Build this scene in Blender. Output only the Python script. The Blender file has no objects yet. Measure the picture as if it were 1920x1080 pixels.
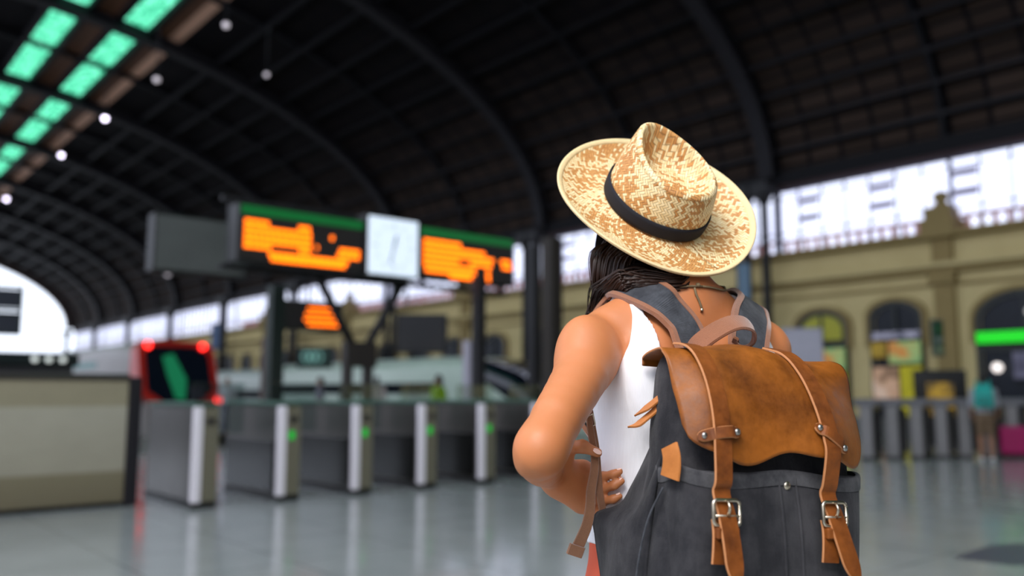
import bpy, bmesh, math, random
import numpy as np
from mathutils import Vector, Matrix
random.seed(7)
rng = np.random.default_rng(7)
SC = bpy.context.scene
COL = SC.collection
PI = math.pi

# ------------------------------------------------------------------ camera
F = 1600.0                     # focal length in pixels of the 1920 wide frame
TH = math.atan(195.0 / F)      # upward pitch
CAMZ = 1.25
cam_d = bpy.data.cameras.new('camera')
cam = bpy.data.objects.new('camera', cam_d)
COL.objects.link(cam)
cam.location = (0, 0, CAMZ)
cam.rotation_euler = (PI / 2 + TH, 0, 0)
cam_d.sensor_width = 36
cam_d.lens = 36 * F / 1920
cam_d.clip_start = 0.05
cam_d.clip_end = 400
cam_d.dof.use_dof = True
cam_d.dof.focus_distance = 1.34
cam_d.dof.aperture_fstop = 1.9
SC.camera = cam
CT, ST = math.cos(TH), math.sin(TH)

def P(px, py, d):
    """world point seen at pixel (px, py) at depth d along the viewing axis"""
    x = (px - 960) / F * d
    y = (540 - py) / F * d
    return Vector((x, d * CT - y * ST, CAMZ + d * ST + y * CT))

# station axes: u across the hall (to the right), v along the tracks
AZ = math.radians(40.5)
CA, SA = math.cos(AZ), math.sin(AZ)
def S(u, v, z=0.0):
    return Vector((u * CA - v * SA, u * SA + v * CA, z))
def to_uv(p):
    return (p[0] * CA + p[1] * SA, -p[0] * SA + p[1] * CA)

# ------------------------------------------------------------------ materials
class NT:
    def __init__(s, name):
        s.m = bpy.data.materials.new(name)
        s.m.use_nodes = True
        s.t = s.m.node_tree
        s.t.nodes.clear()
        s.out = s.t.nodes.new('ShaderNodeOutputMaterial')
    def n(s, typ, **kw):
        nd = s.t.nodes.new(typ)
        for k, v in kw.items():
            setattr(nd, k, v)
        return nd
    def l(s, a, b):
        s.t.links.new(a, b)
    def put(s, sock, v):
        if hasattr(v, 'is_output') or isinstance(v, bpy.types.NodeSocket):
            s.l(v, sock)
        else:
            sock.default_value = v
    def math(s, op, a, b=None, c=None):
        nd = s.n('ShaderNodeMath', operation=op)
        s.put(nd.inputs[0], a)
        if b is not None: s.put(nd.inputs[1], b)
        if c is not None: s.put(nd.inputs[2], c)
        return nd.outputs[0]
    def mix(s, f, a, b):
        nd = s.n('ShaderNodeMix', data_type='RGBA')
        s.put(nd.inputs[0], f)
        s.put(nd.inputs[6], col4(a) if isinstance(a, (tuple, list)) else a)
        s.put(nd.inputs[7], col4(b) if isinstance(b, (tuple, list)) else b)
        return nd.outputs[2]
    def noise(s, scale, detail=4, rough=.55, vec=None, dim='3D'):
        nd = s.n('ShaderNodeTexNoise', noise_dimensions=dim)
        nd.inputs['Scale'].default_value = scale
        nd.inputs['Detail'].default_value = detail
        nd.inputs['Roughness'].default_value = rough
        if vec is not None: s.l(vec, nd.inputs['Vector'])
        return nd.outputs['Fac']
    def obj(s):
        return s.n('ShaderNodeTexCoord').outputs['Object']
    def uv(s):
        return s.n('ShaderNodeTexCoord').outputs['UV']
    def scale(s, vec, sc):
        nd = s.n('ShaderNodeMapping')
        s.l(vec, nd.inputs['Vector'])
        nd.inputs['Scale'].default_value = sc
        return nd.outputs[0]
    def ramp(s, f, stops):
        nd = s.n('ShaderNodeValToRGB')
        e = nd.color_ramp.elements
        while len(e) < len(stops): e.new(.5)
        for i, (p, c) in enumerate(stops):
            e[i].position = p
            e[i].color = col4(c) if isinstance(c, (tuple, list)) else (c, c, c, 1)
        s.l(f, nd.inputs[0])
        return nd.outputs[0]
    def bump(s, h, strength=.3, dist=.002):
        nd = s.n('ShaderNodeBump')
        nd.inputs['Strength'].default_value = strength
        nd.inputs['Distance'].default_value = dist
        s.l(h, nd.inputs['Height'])
        return nd.outputs[0]
    def bsdf(s, color, rough=.5, metal=0, normal=None, sss=0, sheen=0, coat=0, spec=.5, emit=None, emit_s=0, sssr=None):
        b = s.n('ShaderNodeBsdfPrincipled')
        s.put(b.inputs['Base Color'], col4(color) if isinstance(color, (tuple, list)) else color)
        s.put(b.inputs['Roughness'], rough)
        b.inputs['Metallic'].default_value = metal
        b.inputs['Specular IOR Level'].default_value = spec
        if normal is not None: s.l(normal, b.inputs['Normal'])
        if sss:
            b.inputs['Subsurface Weight'].default_value = sss
            b.inputs['Subsurface Radius'].default_value = sssr or (1, .35, .2)
            b.inputs['Subsurface Scale'].default_value = .006
        if sheen:
            b.inputs['Sheen Weight'].default_value = sheen
        if coat:
            b.inputs['Coat Weight'].default_value = coat
            b.inputs['Coat Roughness'].default_value = .15
        if emit is not None:
            s.put(b.inputs['Emission Color'], col4(emit) if isinstance(emit, (tuple, list)) else emit)
            s.put(b.inputs['Emission Strength'], emit_s)
        s.l(b.outputs[0], s.out.inputs[0])
        return s.m

def col4(c):
    return (c[0], c[1], c[2], 1.0)
def rgb(r, g, b):
    f = lambda x: ((x / 255 + .055) / 1.055) ** 2.4 if x > 10 else x / 255 / 12.92
    return (f(r), f(g), f(b))

def simple(name, c, rough=.5, metal=0, var=.15, sc=6, bump=0, spec=.5, coat=0, sheen=0):
    t = NT(name)
    n = t.noise(sc, 4, .6, t.obj())
    lo = tuple(max(0, x * (1 - var)) for x in c)
    hi = tuple(min(1, x * (1 + var)) for x in c)
    cc = t.mix(n, lo, hi)
    nm = t.bump(t.noise(sc * 12, 3, .6, t.obj()), bump, .002) if bump else None
    return t.bsdf(cc, rough, metal, nm, spec=spec, coat=coat, sheen=sheen)

def glow(name, c, strength, base=None):
    t = NT(name)
    return t.bsdf(base or c, .4, 0, emit=c, emit_s=strength)

def m_skin(base=(.54, .198, .074), name='skin'):
    t = NT(name)
    o = t.obj()
    n = t.noise(9, 4, .6, o)
    n2 = t.noise(55, 3, .6, o)
    a = t.mix(n, tuple(x * .86 for x in base), tuple(min(1, x * 1.1) for x in base))
    c = t.mix(t.math('MULTIPLY', n2, .25), a, (base[0] * .95, base[1] * .7, base[2] * .6))
    bm = t.bump(t.noise(420, 2, .6, o), .12, .0006)
    return t.bsdf(c, t.ramp(n2, [(.3, .42), (.7, .56)]), 0, bm, sss=.10, spec=.42)

def m_canvas(name, dark=(.013, .013, .016), light=(.056, .054, .058), sc=14, fold=True):
    t = NT(name)
    o = t.obj()
    n = t.noise(sc, 6, .65, o)
    st = t.noise(9, 5, .6, t.scale(o, (2.2, 2.2, .5) if fold else (2, 2, 2)))
    fac = t.ramp(t.math('ADD', t.math('MULTIPLY', n, .55), t.math('MULTIPLY', st, .45)), [(.40, 0.0), (.62, 1.0)])
    c = t.mix(fac, dark, light)
    fine = t.noise(900, 2, .5, o)
    c = t.mix(t.math('MULTIPLY', fine, .3), c, dark)
    h = t.math('ADD', t.math('MULTIPLY', fine, .25), t.math('MULTIPLY', t.noise(22, 4, .5, t.scale(o, (1.6, 1.6, .7))), 1.0))
    return t.bsdf(c, .88, 0, t.bump(h, .5, .006), sheen=.08, spec=.2)

def m_leather(name, light=(.31, .092, .010), dark=(.105, .029, .004), rough=.44, sc=7):
    t = NT(name)
    o = t.obj()
    n = t.noise(sc, 5, .6, o)
    n2 = t.noise(sc * 6, 4, .7, o)
    f = t.ramp(t.math('ADD', t.math('MULTIPLY', n, .75), t.math('MULTIPLY', n2, .25)), [(.38, 0.0), (.60, 1.0)])
    c = t.mix(f, dark, light)
    h = t.math('ADD', t.noise(260, 3, .7, o), t.math('MULTIPLY', n2, .8))
    rr = t.ramp(n2, [(.3, rough - .06), (.7, rough + .14)])
    return t.bsdf(c, rr, 0, t.bump(h, .22, .0012), spec=.27)

def m_suede(name, c=(.31, .125, .062)):
    t = NT(name)
    o = t.obj()
    f = t.noise(520, 2, .7, o)
    n = t.noise(30, 3, .6, o)
    cc = t.mix(n, tuple(x * .75 for x in c), tuple(x * 1.15 for x in c))
    cc = t.mix(t.math('MULTIPLY', f, .5), cc, tuple(x * .45 for x in c))
    return t.bsdf(cc, .95, 0, t.bump(f, .5, .0015), sheen=.5, spec=.1)

def m_straw(name, tan_bias=0.0, w=.0046):
    t = NT(name)
    uv = t.uv()
    sep = t.n('ShaderNodeSeparateXYZ'); t.l(uv, sep.inputs[0])
    wob = t.math('MULTIPLY', t.math('SUBTRACT', t.noise(60, 2, .5, uv), .5), .0016)
    u = t.math('ADD', sep.outputs[0], wob); v = t.math('ADD', sep.outputs[1], wob)
    k = 1 / (w * 1.414)
    a = t.math('MULTIPLY', t.math('ADD', u, v), k)
    b = t.math('MULTIPLY', t.math('SUBTRACT', u, v), k)
    fi, fj = t.math('FLOOR', a), t.math('FLOOR', b)
    fa, fb = t.math('FRACT', a), t.math('FRACT', b)
    tw = t.math('FLOORED_MODULO', t.math('SUBTRACT', fi, fj), 4.0)
    over = t.math('LESS_THAN', tw, 1.5)
    def hsh(x, o):
        nd = t.n('ShaderNodeTexWhiteNoise', noise_dimensions='1D')
        t.l(t.math('ADD', t.math('MULTIPLY', x, 1.37), o), nd.inputs['W'])
        return nd.outputs['Value']
    hI, hJ = hsh(fi, .3), hsh(fj, 57.7)
    def lerp(f, x, y):
        return t.math('ADD', t.math('MULTIPLY', f, x), t.math('MULTIPLY', t.math('SUBTRACT', 1.0, f), y))
    h = lerp(over, hI, hJ)
    big = t.noise(13, 2, .5, t.obj())
    tan = t.math('ADD', t.math('MULTIPLY', h, .95), t.math('MULTIPLY', t.math('SUBTRACT', big, .5), 2.6))
    isl = t.ramp(t.math('ADD', tan, tan_bias), [(.40, 1.0), (.45, 0.0)])
    cell = t.n('ShaderNodeTexWhiteNoise', noise_dimensions='2D')
    cv = t.n('ShaderNodeCombineXYZ'); t.l(fi, cv.inputs[0]); t.l(fj, cv.inputs[1]); t.l(cv.outputs[0], cell.inputs[0])
    cream = t.mix(cell.outputs[0], (.80, .57, .27), (.93, .75, .44))
    tn = t.mix(cell.outputs[0], (.50, .215, .06), (.64, .32, .10))
    c = t.mix(isl, cream, tn)
    def edge(x):
        return t.math('MINIMUM', x, t.math('SUBTRACT', 1.0, x))
    e = lerp(over, edge(fa), edge(fb))
    m4 = lerp(over, fb, fa)        # run position inside the two cell long float
    ed = t.ramp(e, [(.0, 0.0), (.2, 1.0)])
    c = t.mix(ed, t.mix(.62, c, (.10, .045, .015)), c)
    hgt = t.math('ADD', t.math('MULTIPLY', ed, .8), t.math('MULTIPLY', cell.outputs[0], .5))
    return t.bsdf(c, .5, 0, t.bump(hgt, .55, .0012), spec=.4)

M = {}
M['skin'] = m_skin()
M['nail'] = simple('nail', (.88, .58, .48), .25, var=.05)
M['white_shirt'] = None
def m_shirt():
    t = NT('white_ribbed_cotton')
    o = t.obj()
    w = t.n('ShaderNodeTexWave', wave_type='BANDS', bands_direction='X')
    w.inputs['Scale'].default_value = 170
    t.l(o, w.inputs['Vector'])
    n = t.noise(7, 4, .6, t.scale(o, (3, 3, .8)))
    c = t.mix(n, (.80, .79, .82), (.92, .91, .93))
    h = t.math('ADD', t.math('MULTIPLY', w.outputs[1], .03), t.math('MULTIPLY', t.noise(11, 3, .5, t.scale(o, (2.5, 2.5, .6))), 1.0))
    return t.bsdf(c, .9, 0, t.bump(h, .55, .008), sheen=.2, spec=.2)
M['white_shirt'] = m_shirt()
M['coral'] = simple('coral_cloth', rgb(214, 92, 62), .85, var=.12, sc=10, bump=.2)
M['canvas'] = m_canvas('charcoal_canvas')
M['canvas_strap'] = m_canvas('charcoal_canvas_strap', (.030, .032, .038), (.075, .08, .092), 40, False)
M['leather'] = m_leather('brown_leather')
M['leather_strap'] = m_leather('brown_leather_strap', (.25, .070, .011), (.11, .030, .006), .46, 14)
M['leather_edge'] = simple('cut_leather_edge', (.44, .18, .065), .7, var=.2, sc=60)
M['leather_tab'] = m_leather('tan_leather_tab', (.50, .18, .045), (.36, .12, .03), .38, 12)
M['suede'] = m_suede('tan_suede')
M['suede_dark'] = m_suede('brown_webbing', (.32, .15, .08))
M['brass'] = simple('aged_nickel', (.62, .54, .42), .28, 1, var=.15, sc=80)
M['steel_rivet'] = simple('steel_rivet', (.45, .43, .40), .3, 1, var=.2, sc=120)
M['ribbon'] = simple('black_grosgrain', (.012, .012, .017), .75, var=.3, sc=200, bump=.3, spec=.25)
M['straw_crown'] = m_straw('woven_straw_crown', .08)
M['straw_brim'] = m_straw('woven_straw_brim', .02)
M['straw_edge'] = simple('straw_binding', (.78, .60, .32), .6, var=.18, sc=90, bump=.35)
M['straw_in'] = simple('straw_inside', (.55, .38, .19), .7, var=.2, sc=120, bump=.3)
def m_hair():
    t = NT('dark_brown_hair')
    o = t.uv()
    n = t.noise(1, 3, .6, t.scale(o, (160, 3, 1)))
    c = t.mix(n, (.006, .003, .002), (.040, .016, .009))
    return t.bsdf(c, .33, 0, t.bump(n, .4, .002), spec=.35)
M['hair'] = m_hair()
M['cord'] = simple('khaki_cord', (.20, .14, .07), .7, var=.3, sc=300, bump=.5)

# ------------------------------------------------------------------ object helpers
def link(o, parent=None):
    COL.objects.link(o)
    if parent is not None:
        o.parent = parent
    return o
def tag(o, label=None, cat=None, group=None, kind=None):
    if label: o['label'] = label
    if cat: o['category'] = cat
    if group: o['group'] = group
    if kind: o['kind'] = kind
    return o
def thing(name, label, cat, loc=(0, 0, 0), rot=0, group=None):
    o = bpy.data.objects.new(name, None)
    o.empty_display_size = .1
    link(o)
    o.location = loc
    o.rotation_euler = (0, 0, rot)
    return tag(o, label, cat, group)
def copy_tree(o, parent=None):
    c = o.copy()
    COL.objects.link(c)
    if parent is not None:
        c.parent = parent
    for ch in list(o.children):
        copy_tree(ch, c)
    return c

class MB:
    """collects shapes and links them as one mesh object"""
    def __init__(s):
        s.v, s.f, s.mi, s.sm = [], [], [], []
        s.uvs = None
    def add(s, vs, fs, mi=0, smooth=False):
        o = len(s.v)
        s.v += [tuple(v) for v in vs]
        for f in fs:
            s.f.append(tuple(i + o for i in f)); s.mi.append(mi); s.sm.append(smooth)
        return s
    def box(s, x0, x1, y0, y1, z0, z1, mi=0, bev=0, fn=None):
        bm = bmesh.new()
        bmesh.ops.create_cube(bm, size=1)
        for v in bm.verts:
            v.co = Vector((x0 + (v.co.x + .5) * (x1 - x0), y0 + (v.co.y + .5) * (y1 - y0), z0 + (v.co.z + .5) * (z1 - z0)))
        if bev:
            bmesh.ops.bevel(bm, geom=bm.edges[:], offset=bev, segments=2, affect='EDGES', profile=.5)
        bm.verts.index_update()
        vs = [fn(v.co) if fn else v.co.copy() for v in bm.verts]
        s.add(vs, [[v.index for v in f.verts] for f in bm.faces], mi)
        bm.free()
        return s
    def loft(s, rings, mi=0, cap=True, smooth=True, closed=True):
        n = len(rings[0])
        vs = [p for r in rings for p in r]
        fs = []
        for i in range(len(rings) - 1):
            for j in range(n if closed else n - 1):
                a, b = i * n + j, i * n + (j + 1) % n
                fs.append((a, b, b + n, a + n))
        s.add(vs, fs, mi, smooth)
        if cap and closed:
            o = len(s.v) - len(vs)
            s.f.append(tuple(o + j for j in reversed(range(n)))); s.mi.append(mi); s.sm.append(False)
            s.f.append(tuple(o + (len(rings) - 1) * n + j for j in range(n))); s.mi.append(mi); s.sm.append(False)
        return s
    def tube(s, pts, r, n=8, mi=0, cap=True):
        pts = [Vector(p) for p in pts]
        rs = r if isinstance(r, (list, tuple)) else [r] * len(pts)
        rings = []
        up = None
        for i, p in enumerate(pts):
            t = (pts[min(i + 1, len(pts) - 1)] - pts[max(i - 1, 0)]).normalized()
            if up is None:
                up = t.orthogonal().normalized()
            up = (up - t * up.dot(t))
            up = up.normalized() if up.length > 1e-6 else t.orthogonal().normalized()
            w = t.cross(up)
            rings.append([p + (up * math.cos(2 * PI * k / n) + w * math.sin(2 * PI * k / n)) * rs[i] for k in range(n)])
        return s.loft(rings, mi, cap)
    def cyl(s, c, r, z0, z1, n=16, mi=0, r2=None):
        r2 = r if r2 is None else r2
        return s.loft([[Vector((c[0] + rr * math.cos(2 * PI * k / n), c[1] + rr * math.sin(2 * PI * k / n), z)) for k in range(n)] for rr, z in ((r, z0), (r2, z1))], mi)
    def ball(s, c, r, mi=0, n=12, sq=(1, 1, 1)):
        c = Vector(c)
        rings = []
        for i in range(1, n):
            a = PI * i / n
            rings.append([c + Vector((sq[0] * r * math.sin(a) * math.cos(2 * PI * k / (2 * n)), sq[1] * r * math.sin(a) * math.sin(2 * PI * k / (2 * n)), -sq[2] * r * math.cos(a))) for k in range(2 * n)])
        return s.loft(rings, mi)
    def build(s, name, mats, parent=None, loc=None, uv=None):
        me = bpy.data.meshes.new(name)
        me.from_pydata(s.v, [], s.f)
        for m in (mats if isinstance(mats, (list, tuple)) else [mats]):
            me.materials.append(m)
        me.polygons.foreach_set('material_index', s.mi)
        me.polygons.foreach_set('use_smooth', s.sm)
        me.update()
        o = bpy.data.objects.new(name, me)
        link(o, parent)
        if loc is not None: o.location = loc
        return o

def catmull(pts, n):
    """resample a polyline of equal-length tuples smoothly"""
    a = np.array([list(p) for p in pts], float)
    k = len(a)
    out = []
    for t in np.linspace(0, k - 1, n):
        i = min(int(t), k - 2); f = t - i
        p0 = a[i - 1] if i > 0 else 2 * a[0] - a[1]
        p1, p2 = a[i], a[i + 1]
        p3 = a[i + 2] if i + 2 < k else 2 * a[-1] - a[-2]
        out.append(.5 * ((2 * p1) + (-p0 + p2) * f + (2 * p0 - 5 * p1 + 4 * p2 - p3) * f * f + (-p0 + 3 * p1 - 3 * p2 + p3) * f ** 3))
    return np.array(out)

def ribbon(path, normals, width, thick, n=40, mb=None, mi=0, mi_edge=None, off=0.0, taper_end=None, w_fn=None):
    """a flat strap following path; normals point away from what it lies on. OFF shifts it sideways."""
    pts = catmull(path, n); nr = catmull(normals, n)
    mb = mb or MB()
    rings = []
    for i in range(n):
        t = Vector(pts[min(i + 1, n - 1)] - pts[max(i - 1, 0)]).normalized()
        nn = Vector(nr[i]); nn = (nn - t * nn.dot(t)).normalized()
        w = t.cross(nn)
        hw = (w_fn(i / (n - 1)) if w_fn else width) / 2
        p = Vector(pts[i]) + w * off
        b = min(thick * .35, hw * .3)
        rings.append([p - w * hw + nn * b, p - w * (hw - b) + nn * thick, p + w * (hw - b) + nn * thick, p + w * hw + nn * b,
                      p + w * hw, p - w * hw])
    o = len(mb.v)
    vs = [q for r in rings for q in r]
    fs, ms = [], []
    m = 6
    for i in range(n - 1):
        for j in range(m):
            a, b2 = i * m + j, i * m + (j + 1) % m
            fs.append((a, b2, b2 + m, a + m))
            ms.append(mi_edge if (mi_edge is not None and j in (0, 2, 3, 5)) else mi)
    fs.append(tuple(reversed(range(m)))); ms.append(mi)
    fs.append(tuple((n - 1) * m + j for j in range(m))); ms.append(mi)
    mb.v += [tuple(v) for v in vs]
    for f, k in zip(fs, ms):
        mb.f.append(tuple(i + o for i in f)); mb.mi.append(k); mb.sm.append(False)
    return mb

# ------------------------------------------------------------------ implicit surfaces (bodies and cloth)
def A3(v): return np.array([v[0], v[1], v[2]], np.float32)
class Prim: pass
def capsule(a, b, ra, rb, k=.02):
    p = Prim(); a, b = A3(a), A3(b); p.k = k
    m = max(ra, rb) + k + .02
    p.lo, p.hi = np.minimum(a, b) - m, np.maximum(a, b) + m
    ab = b - a; den = float(ab @ ab) + 1e-9
    def ev(x, y, z):
        h = np.clip(((x - a[0]) * ab[0] + (y - a[1]) * ab[1] + (z - a[2]) * ab[2]) / den, 0, 1)
        return np.sqrt((x - a[0] - h * ab[0]) ** 2 + (y - a[1] - h * ab[1]) ** 2 + (z - a[2] - h * ab[2]) ** 2) - (ra + h * (rb - ra))
    p.ev = ev
    return p
def chain(pts, radii, k=.02):
    """tapered limb along a polyline; only the whole limb is blended with its neighbours"""
    caps = [capsule(pts[i], pts[i + 1], radii[i], radii[i + 1], k) for i in range(len(pts) - 1)]
    p = Prim(); p.k = k
    p.lo = np.min([c.lo for c in caps], 0); p.hi = np.max([c.hi for c in caps], 0)
    def ev(x, y, z):
        d = caps[0].ev(x, y, z)
        for c in caps[1:]: d = smin(d, c.ev(x, y, z), .0025)
        return d
    p.ev = ev
    return p
def group(prims, k):
    """several shapes blended among themselves first, then joined to the rest with K"""
    p = Prim(); p.k = k
    p.lo = np.min([c.lo for c in prims], 0); p.hi = np.max([c.hi for c in prims], 0)
    def ev(x, y, z):
        D = None
        for c in prims:
            d = c.ev(x, y, z)
            D = d if D is None else smin(D, d, c.k)
        return D
    p.ev = ev
    return p
def ellipsoid(c, r, rot=None, k=.02, sub=False):
    p = Prim(); c = A3(c); p.k = k; p.sub = sub
    m = max(r) + k + .02
    p.lo, p.hi = c - m, c + m
    R = np.array(rot if rot is not None else Matrix.Identity(3), np.float32)   # columns are the local axes
    def ev(x, y, z):
        dx, dy, dz = x - c[0], y - c[1], z - c[2]
        l = [(dx * R[0, i] + dy * R[1, i] + dz * R[2, i]) for i in range(3)]
        k0 = np.sqrt(sum((l[i] / r[i]) ** 2 for i in range(3)))
        k1 = np.sqrt(sum((l[i] / r[i] ** 2) ** 2 for i in range(3))) + 1e-6
        return k0 * (k0 - 1) / k1
    p.ev = ev
    return p
def sections(org, ang, secs, k=.02, grow=0.0):
    """stack of ellipses (z, half width, half depth, centre y, centre x) in a frame turned by ANG about z at ORG"""
    p = Prim(); p.k = k
    a = np.array(secs, np.float32); o = A3(org)
    m = float(a[:, 1:3].max()) + .08
    p.lo = np.array([o[0] - m, o[1] - m, o[2] + a[0, 0] - .03], np.float32)
    p.hi = np.array([o[0] + m, o[1] + m, o[2] + a[-1, 0] + .03], np.float32)
    c, s = math.cos(ang), math.sin(ang)
    def ev(x, y, z):
        dx, dy, dz = x - o[0], y - o[1], z - o[2]
        zz = np.clip(dz, a[0, 0], a[-1, 0])
        A = np.interp(zz, a[:, 0], a[:, 1]) + grow; B = np.interp(zz, a[:, 0], a[:, 2]) + grow
        CY = np.interp(zz, a[:, 0], a[:, 3]); CX = np.interp(zz, a[:, 0], a[:, 4])
        lx = dx * c + dy * s - CX; ly = -dx * s + dy * c - CY
        q = np.sqrt((lx / A) ** 2 + (ly / B) ** 2)
        g = np.sqrt((lx / A ** 2) ** 2 + (ly / B ** 2) ** 2) + 1e-5
        d = np.where(q > .25, q * (q - 1) / g, -np.minimum(A, B) * .75)
        over = np.maximum(a[0, 0] - dz, dz - a[-1, 0])
        return np.maximum(d, over).astype(np.float32)
    p.ev = ev
    return p
def smin(a, b, k):
    h = np.maximum(k - np.abs(a - b), 0) / k
    return np.minimum(a, b) - h * h * k * .25
def sd(prims, pts, default=1.0):
    pts = np.asarray(pts, np.float32).reshape(-1, 3)
    D = np.full(len(pts), default, np.float32)
    for p in prims:
        d = p.ev(pts[:, 0], pts[:, 1], pts[:, 2])
        D = -smin(-D, d, p.k) if getattr(p, 'sub', False) else smin(D, d, p.k)
    return D
def grad(prims, pts):
    pts = np.asarray(pts, np.float32).reshape(-1, 3); e = .002
    g = np.stack([sd(prims, pts + np.eye(3, dtype=np.float32)[i] * e) - sd(prims, pts - np.eye(3, dtype=np.float32)[i] * e) for i in range(3)], 1)
    return g / (np.linalg.norm(g, axis=1, keepdims=True) + 1e-9)
def onto(prims, p, off=0.0, it=12):
    """nearest point of the surface at distance OFF, and the normal there"""
    q = np.array([list(p)], np.float32)
    for _ in range(it):
        q = q - grad(prims, q) * (sd(prims, q)[:, None] - off) * .8
    return Vector(q[0]), Vector(grad(prims, q)[0])
def field(prims, lo, hi, h, post=None):
    lo = np.array(lo, np.float32); hi = np.array(hi, np.float32)
    n = np.ceil((hi - lo) / h).astype(int) + 1
    D = np.full(n, 1.0, np.float32)
    ax = [lo[i] + h * np.arange(n[i], dtype=np.float32) for i in range(3)]
    for p in prims:
        i0 = np.clip(np.floor((p.lo - lo) / h).astype(int), 0, n); i1 = np.clip(np.ceil((p.hi - lo) / h).astype(int) + 1, 0, n)
        if (i1 <= i0).any(): continue
        sl = tuple(slice(i0[i], i1[i]) for i in range(3))
        d = p.ev(ax[0][sl[0]][:, None, None], ax[1][sl[1]][None, :, None], ax[2][sl[2]][None, None, :])
        D[sl] = -smin(-D[sl], d, p.k) if getattr(p, 'sub', False) else smin(D[sl], d, p.k)
    if post is not None:
        D = post(D, ax[0][:, None, None], ax[1][None, :, None], ax[2][None, None, :])
    return D, lo
def nets(D, lo, h):
    """naive surface nets"""
    n = np.array(D.shape)
    I = D < 0
    cnt = np.zeros(n - 1, np.int8)
    offs = [(i, j, k) for i in (0, 1) for j in (0, 1) for k in (0, 1)]
    for i, j, k in offs:
        cnt += I[i:n[0] - 1 + i, j:n[1] - 1 + j, k:n[2] - 1 + k]
    act = np.argwhere((cnt > 0) & (cnt < 8))
    idx = np.full(n - 1, -1, np.int32)
    idx[act[:, 0], act[:, 1], act[:, 2]] = np.arange(len(act))
    cv = {o: D[act[:, 0] + o[0], act[:, 1] + o[1], act[:, 2] + o[2]] for o in offs}
    acc = np.zeros((len(act), 3), np.float64); num = np.zeros(len(act))
    for a in offs:
        for axis in range(3):
            if a[axis]: continue
            b = list(a); b[axis] = 1; b = tuple(b)
            da, db = cv[a], cv[b]
            x = (da < 0) != (db < 0)
            t = np.where(x, da / np.where(x, da - db, 1), 0)
            pt = np.zeros((len(act), 3)); pt[:] = a
            pt[:, axis] = t
            acc[x] += pt[x]; num[x] += 1
    V = (act + acc / num[:, None]) * h + lo
    quads = []
    for axis in range(3):
        s0 = [slice(None)] * 3; s1 = [slice(None)] * 3
        s0[axis] = slice(0, n[axis] - 1); s1[axis] = slice(1, n[axis])
        a, b = I[tuple(s0)], I[tuple(s1)]
        for flip, mask in ((False, a & ~b), (True, ~a & b)):
            e = np.argwhere(mask)
            o1, o2 = (axis + 1) % 3, (axis + 2) % 3
            ok = (e[:, o1] > 0) & (e[:, o2] > 0) & (e[:, o1] < n[o1] - 1) & (e[:, o2] < n[o2] - 1)
            e = e[ok]
            def c(d1, d2):
                q = e.copy(); q[:, o1] -= d1; q[:, o2] -= d2
                return idx[q[:, 0], q[:, 1], q[:, 2]]
            q = np.stack([c(1, 1), c(0, 1), c(0, 0), c(1, 0)], 1)
            quads.append(q[:, ::-1] if flip else q)
    Q = np.concatenate(quads)
    return V, Q
def sdf_mesh(name, prims, lo, hi, h, mat, parent=None, post=None, relax=2):
    D, l0 = field(prims, lo, hi, h, post)
    V, Q = nets(D, l0, h)
    if relax:
        # a light smoothing of the net
        e = np.concatenate([Q[:, [0, 1]], Q[:, [1, 2]], Q[:, [2, 3]], Q[:, [3, 0]]])
        for _ in range(relax):
            acc = np.zeros_like(V); cn = np.zeros(len(V))
            np.add.at(acc, e[:, 0], V[e[:, 1]]); np.add.at(acc, e[:, 1], V[e[:, 0]])
            np.add.at(cn, e[:, 0], 1); np.add.at(cn, e[:, 1], 1)
            V = V * .5 + acc / np.maximum(cn, 1)[:, None] * .5
    me = bpy.data.meshes.new(name)
    me.vertices.add(len(V)); me.vertices.foreach_set('co', V.astype(np.float32).ravel())
    me.loops.add(len(Q) * 4); me.loops.foreach_set('vertex_index', Q.astype(np.int32).ravel())
    me.polygons.add(len(Q)); me.polygons.foreach_set('loop_start', np.arange(0, len(Q) * 4, 4, dtype=np.int32))
    me.polygons.foreach_set('use_smooth', np.ones(len(Q), bool))
    me.update(calc_edges=True); me.validate()
    me.materials.append(mat)
    o = bpy.data.objects.new(name, me)
    return link(o, parent)

# ------------------------------------------------------------------ the traveller
PSI = math.radians(26)
TO = Vector((.288, 1.50, 0))                       # ground point under the neck
RX = Vector((math.cos(PSI), math.sin(PSI), 0))     # her right
FY = Vector((-math.sin(PSI), math.cos(PSI), 0))    # her front
def B(x, y, z): return TO + RX * x + FY * y + Vector((0, 0, z))
def tloc(p):
    d = Vector(p) - TO
    return d.dot(RX), d.dot(FY), d.z
SH_L, SH_R = P(1124, 640, 1.425), P(1432, 660, 1.565)
# hat / head axes
HUP = Vector((.2265, -.743, .63)).normalized()
HR = Vector((math.cos(math.radians(17)), math.sin(math.radians(17)), 0))
HR = (HR - HUP * HR.dot(HUP)).normalized()
HF = HUP.cross(HR)
HB = math.radians(22)
HF, HR = HF * math.cos(HB) - HR * math.sin(HB), HR * math.cos(HB) + HF * math.sin(HB)
HATC = P(1226, 386, 1.55)
# the head leans back a little less than the hat
hup = (HUP * 1.0 + HF * .32 + Vector((0, 0, .12))).normalized()
hr = HR
hr = (hr - hup * hr.dot(hup)).normalized()
hf = hup.cross(hr)
HEAD = HATC - HUP * .055 + HF * .002
def Hd(x, y, z): return HEAD + hr * x + hf * y + hup * z
Hrot = Matrix((hr, hf, hup)).transposed()

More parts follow.
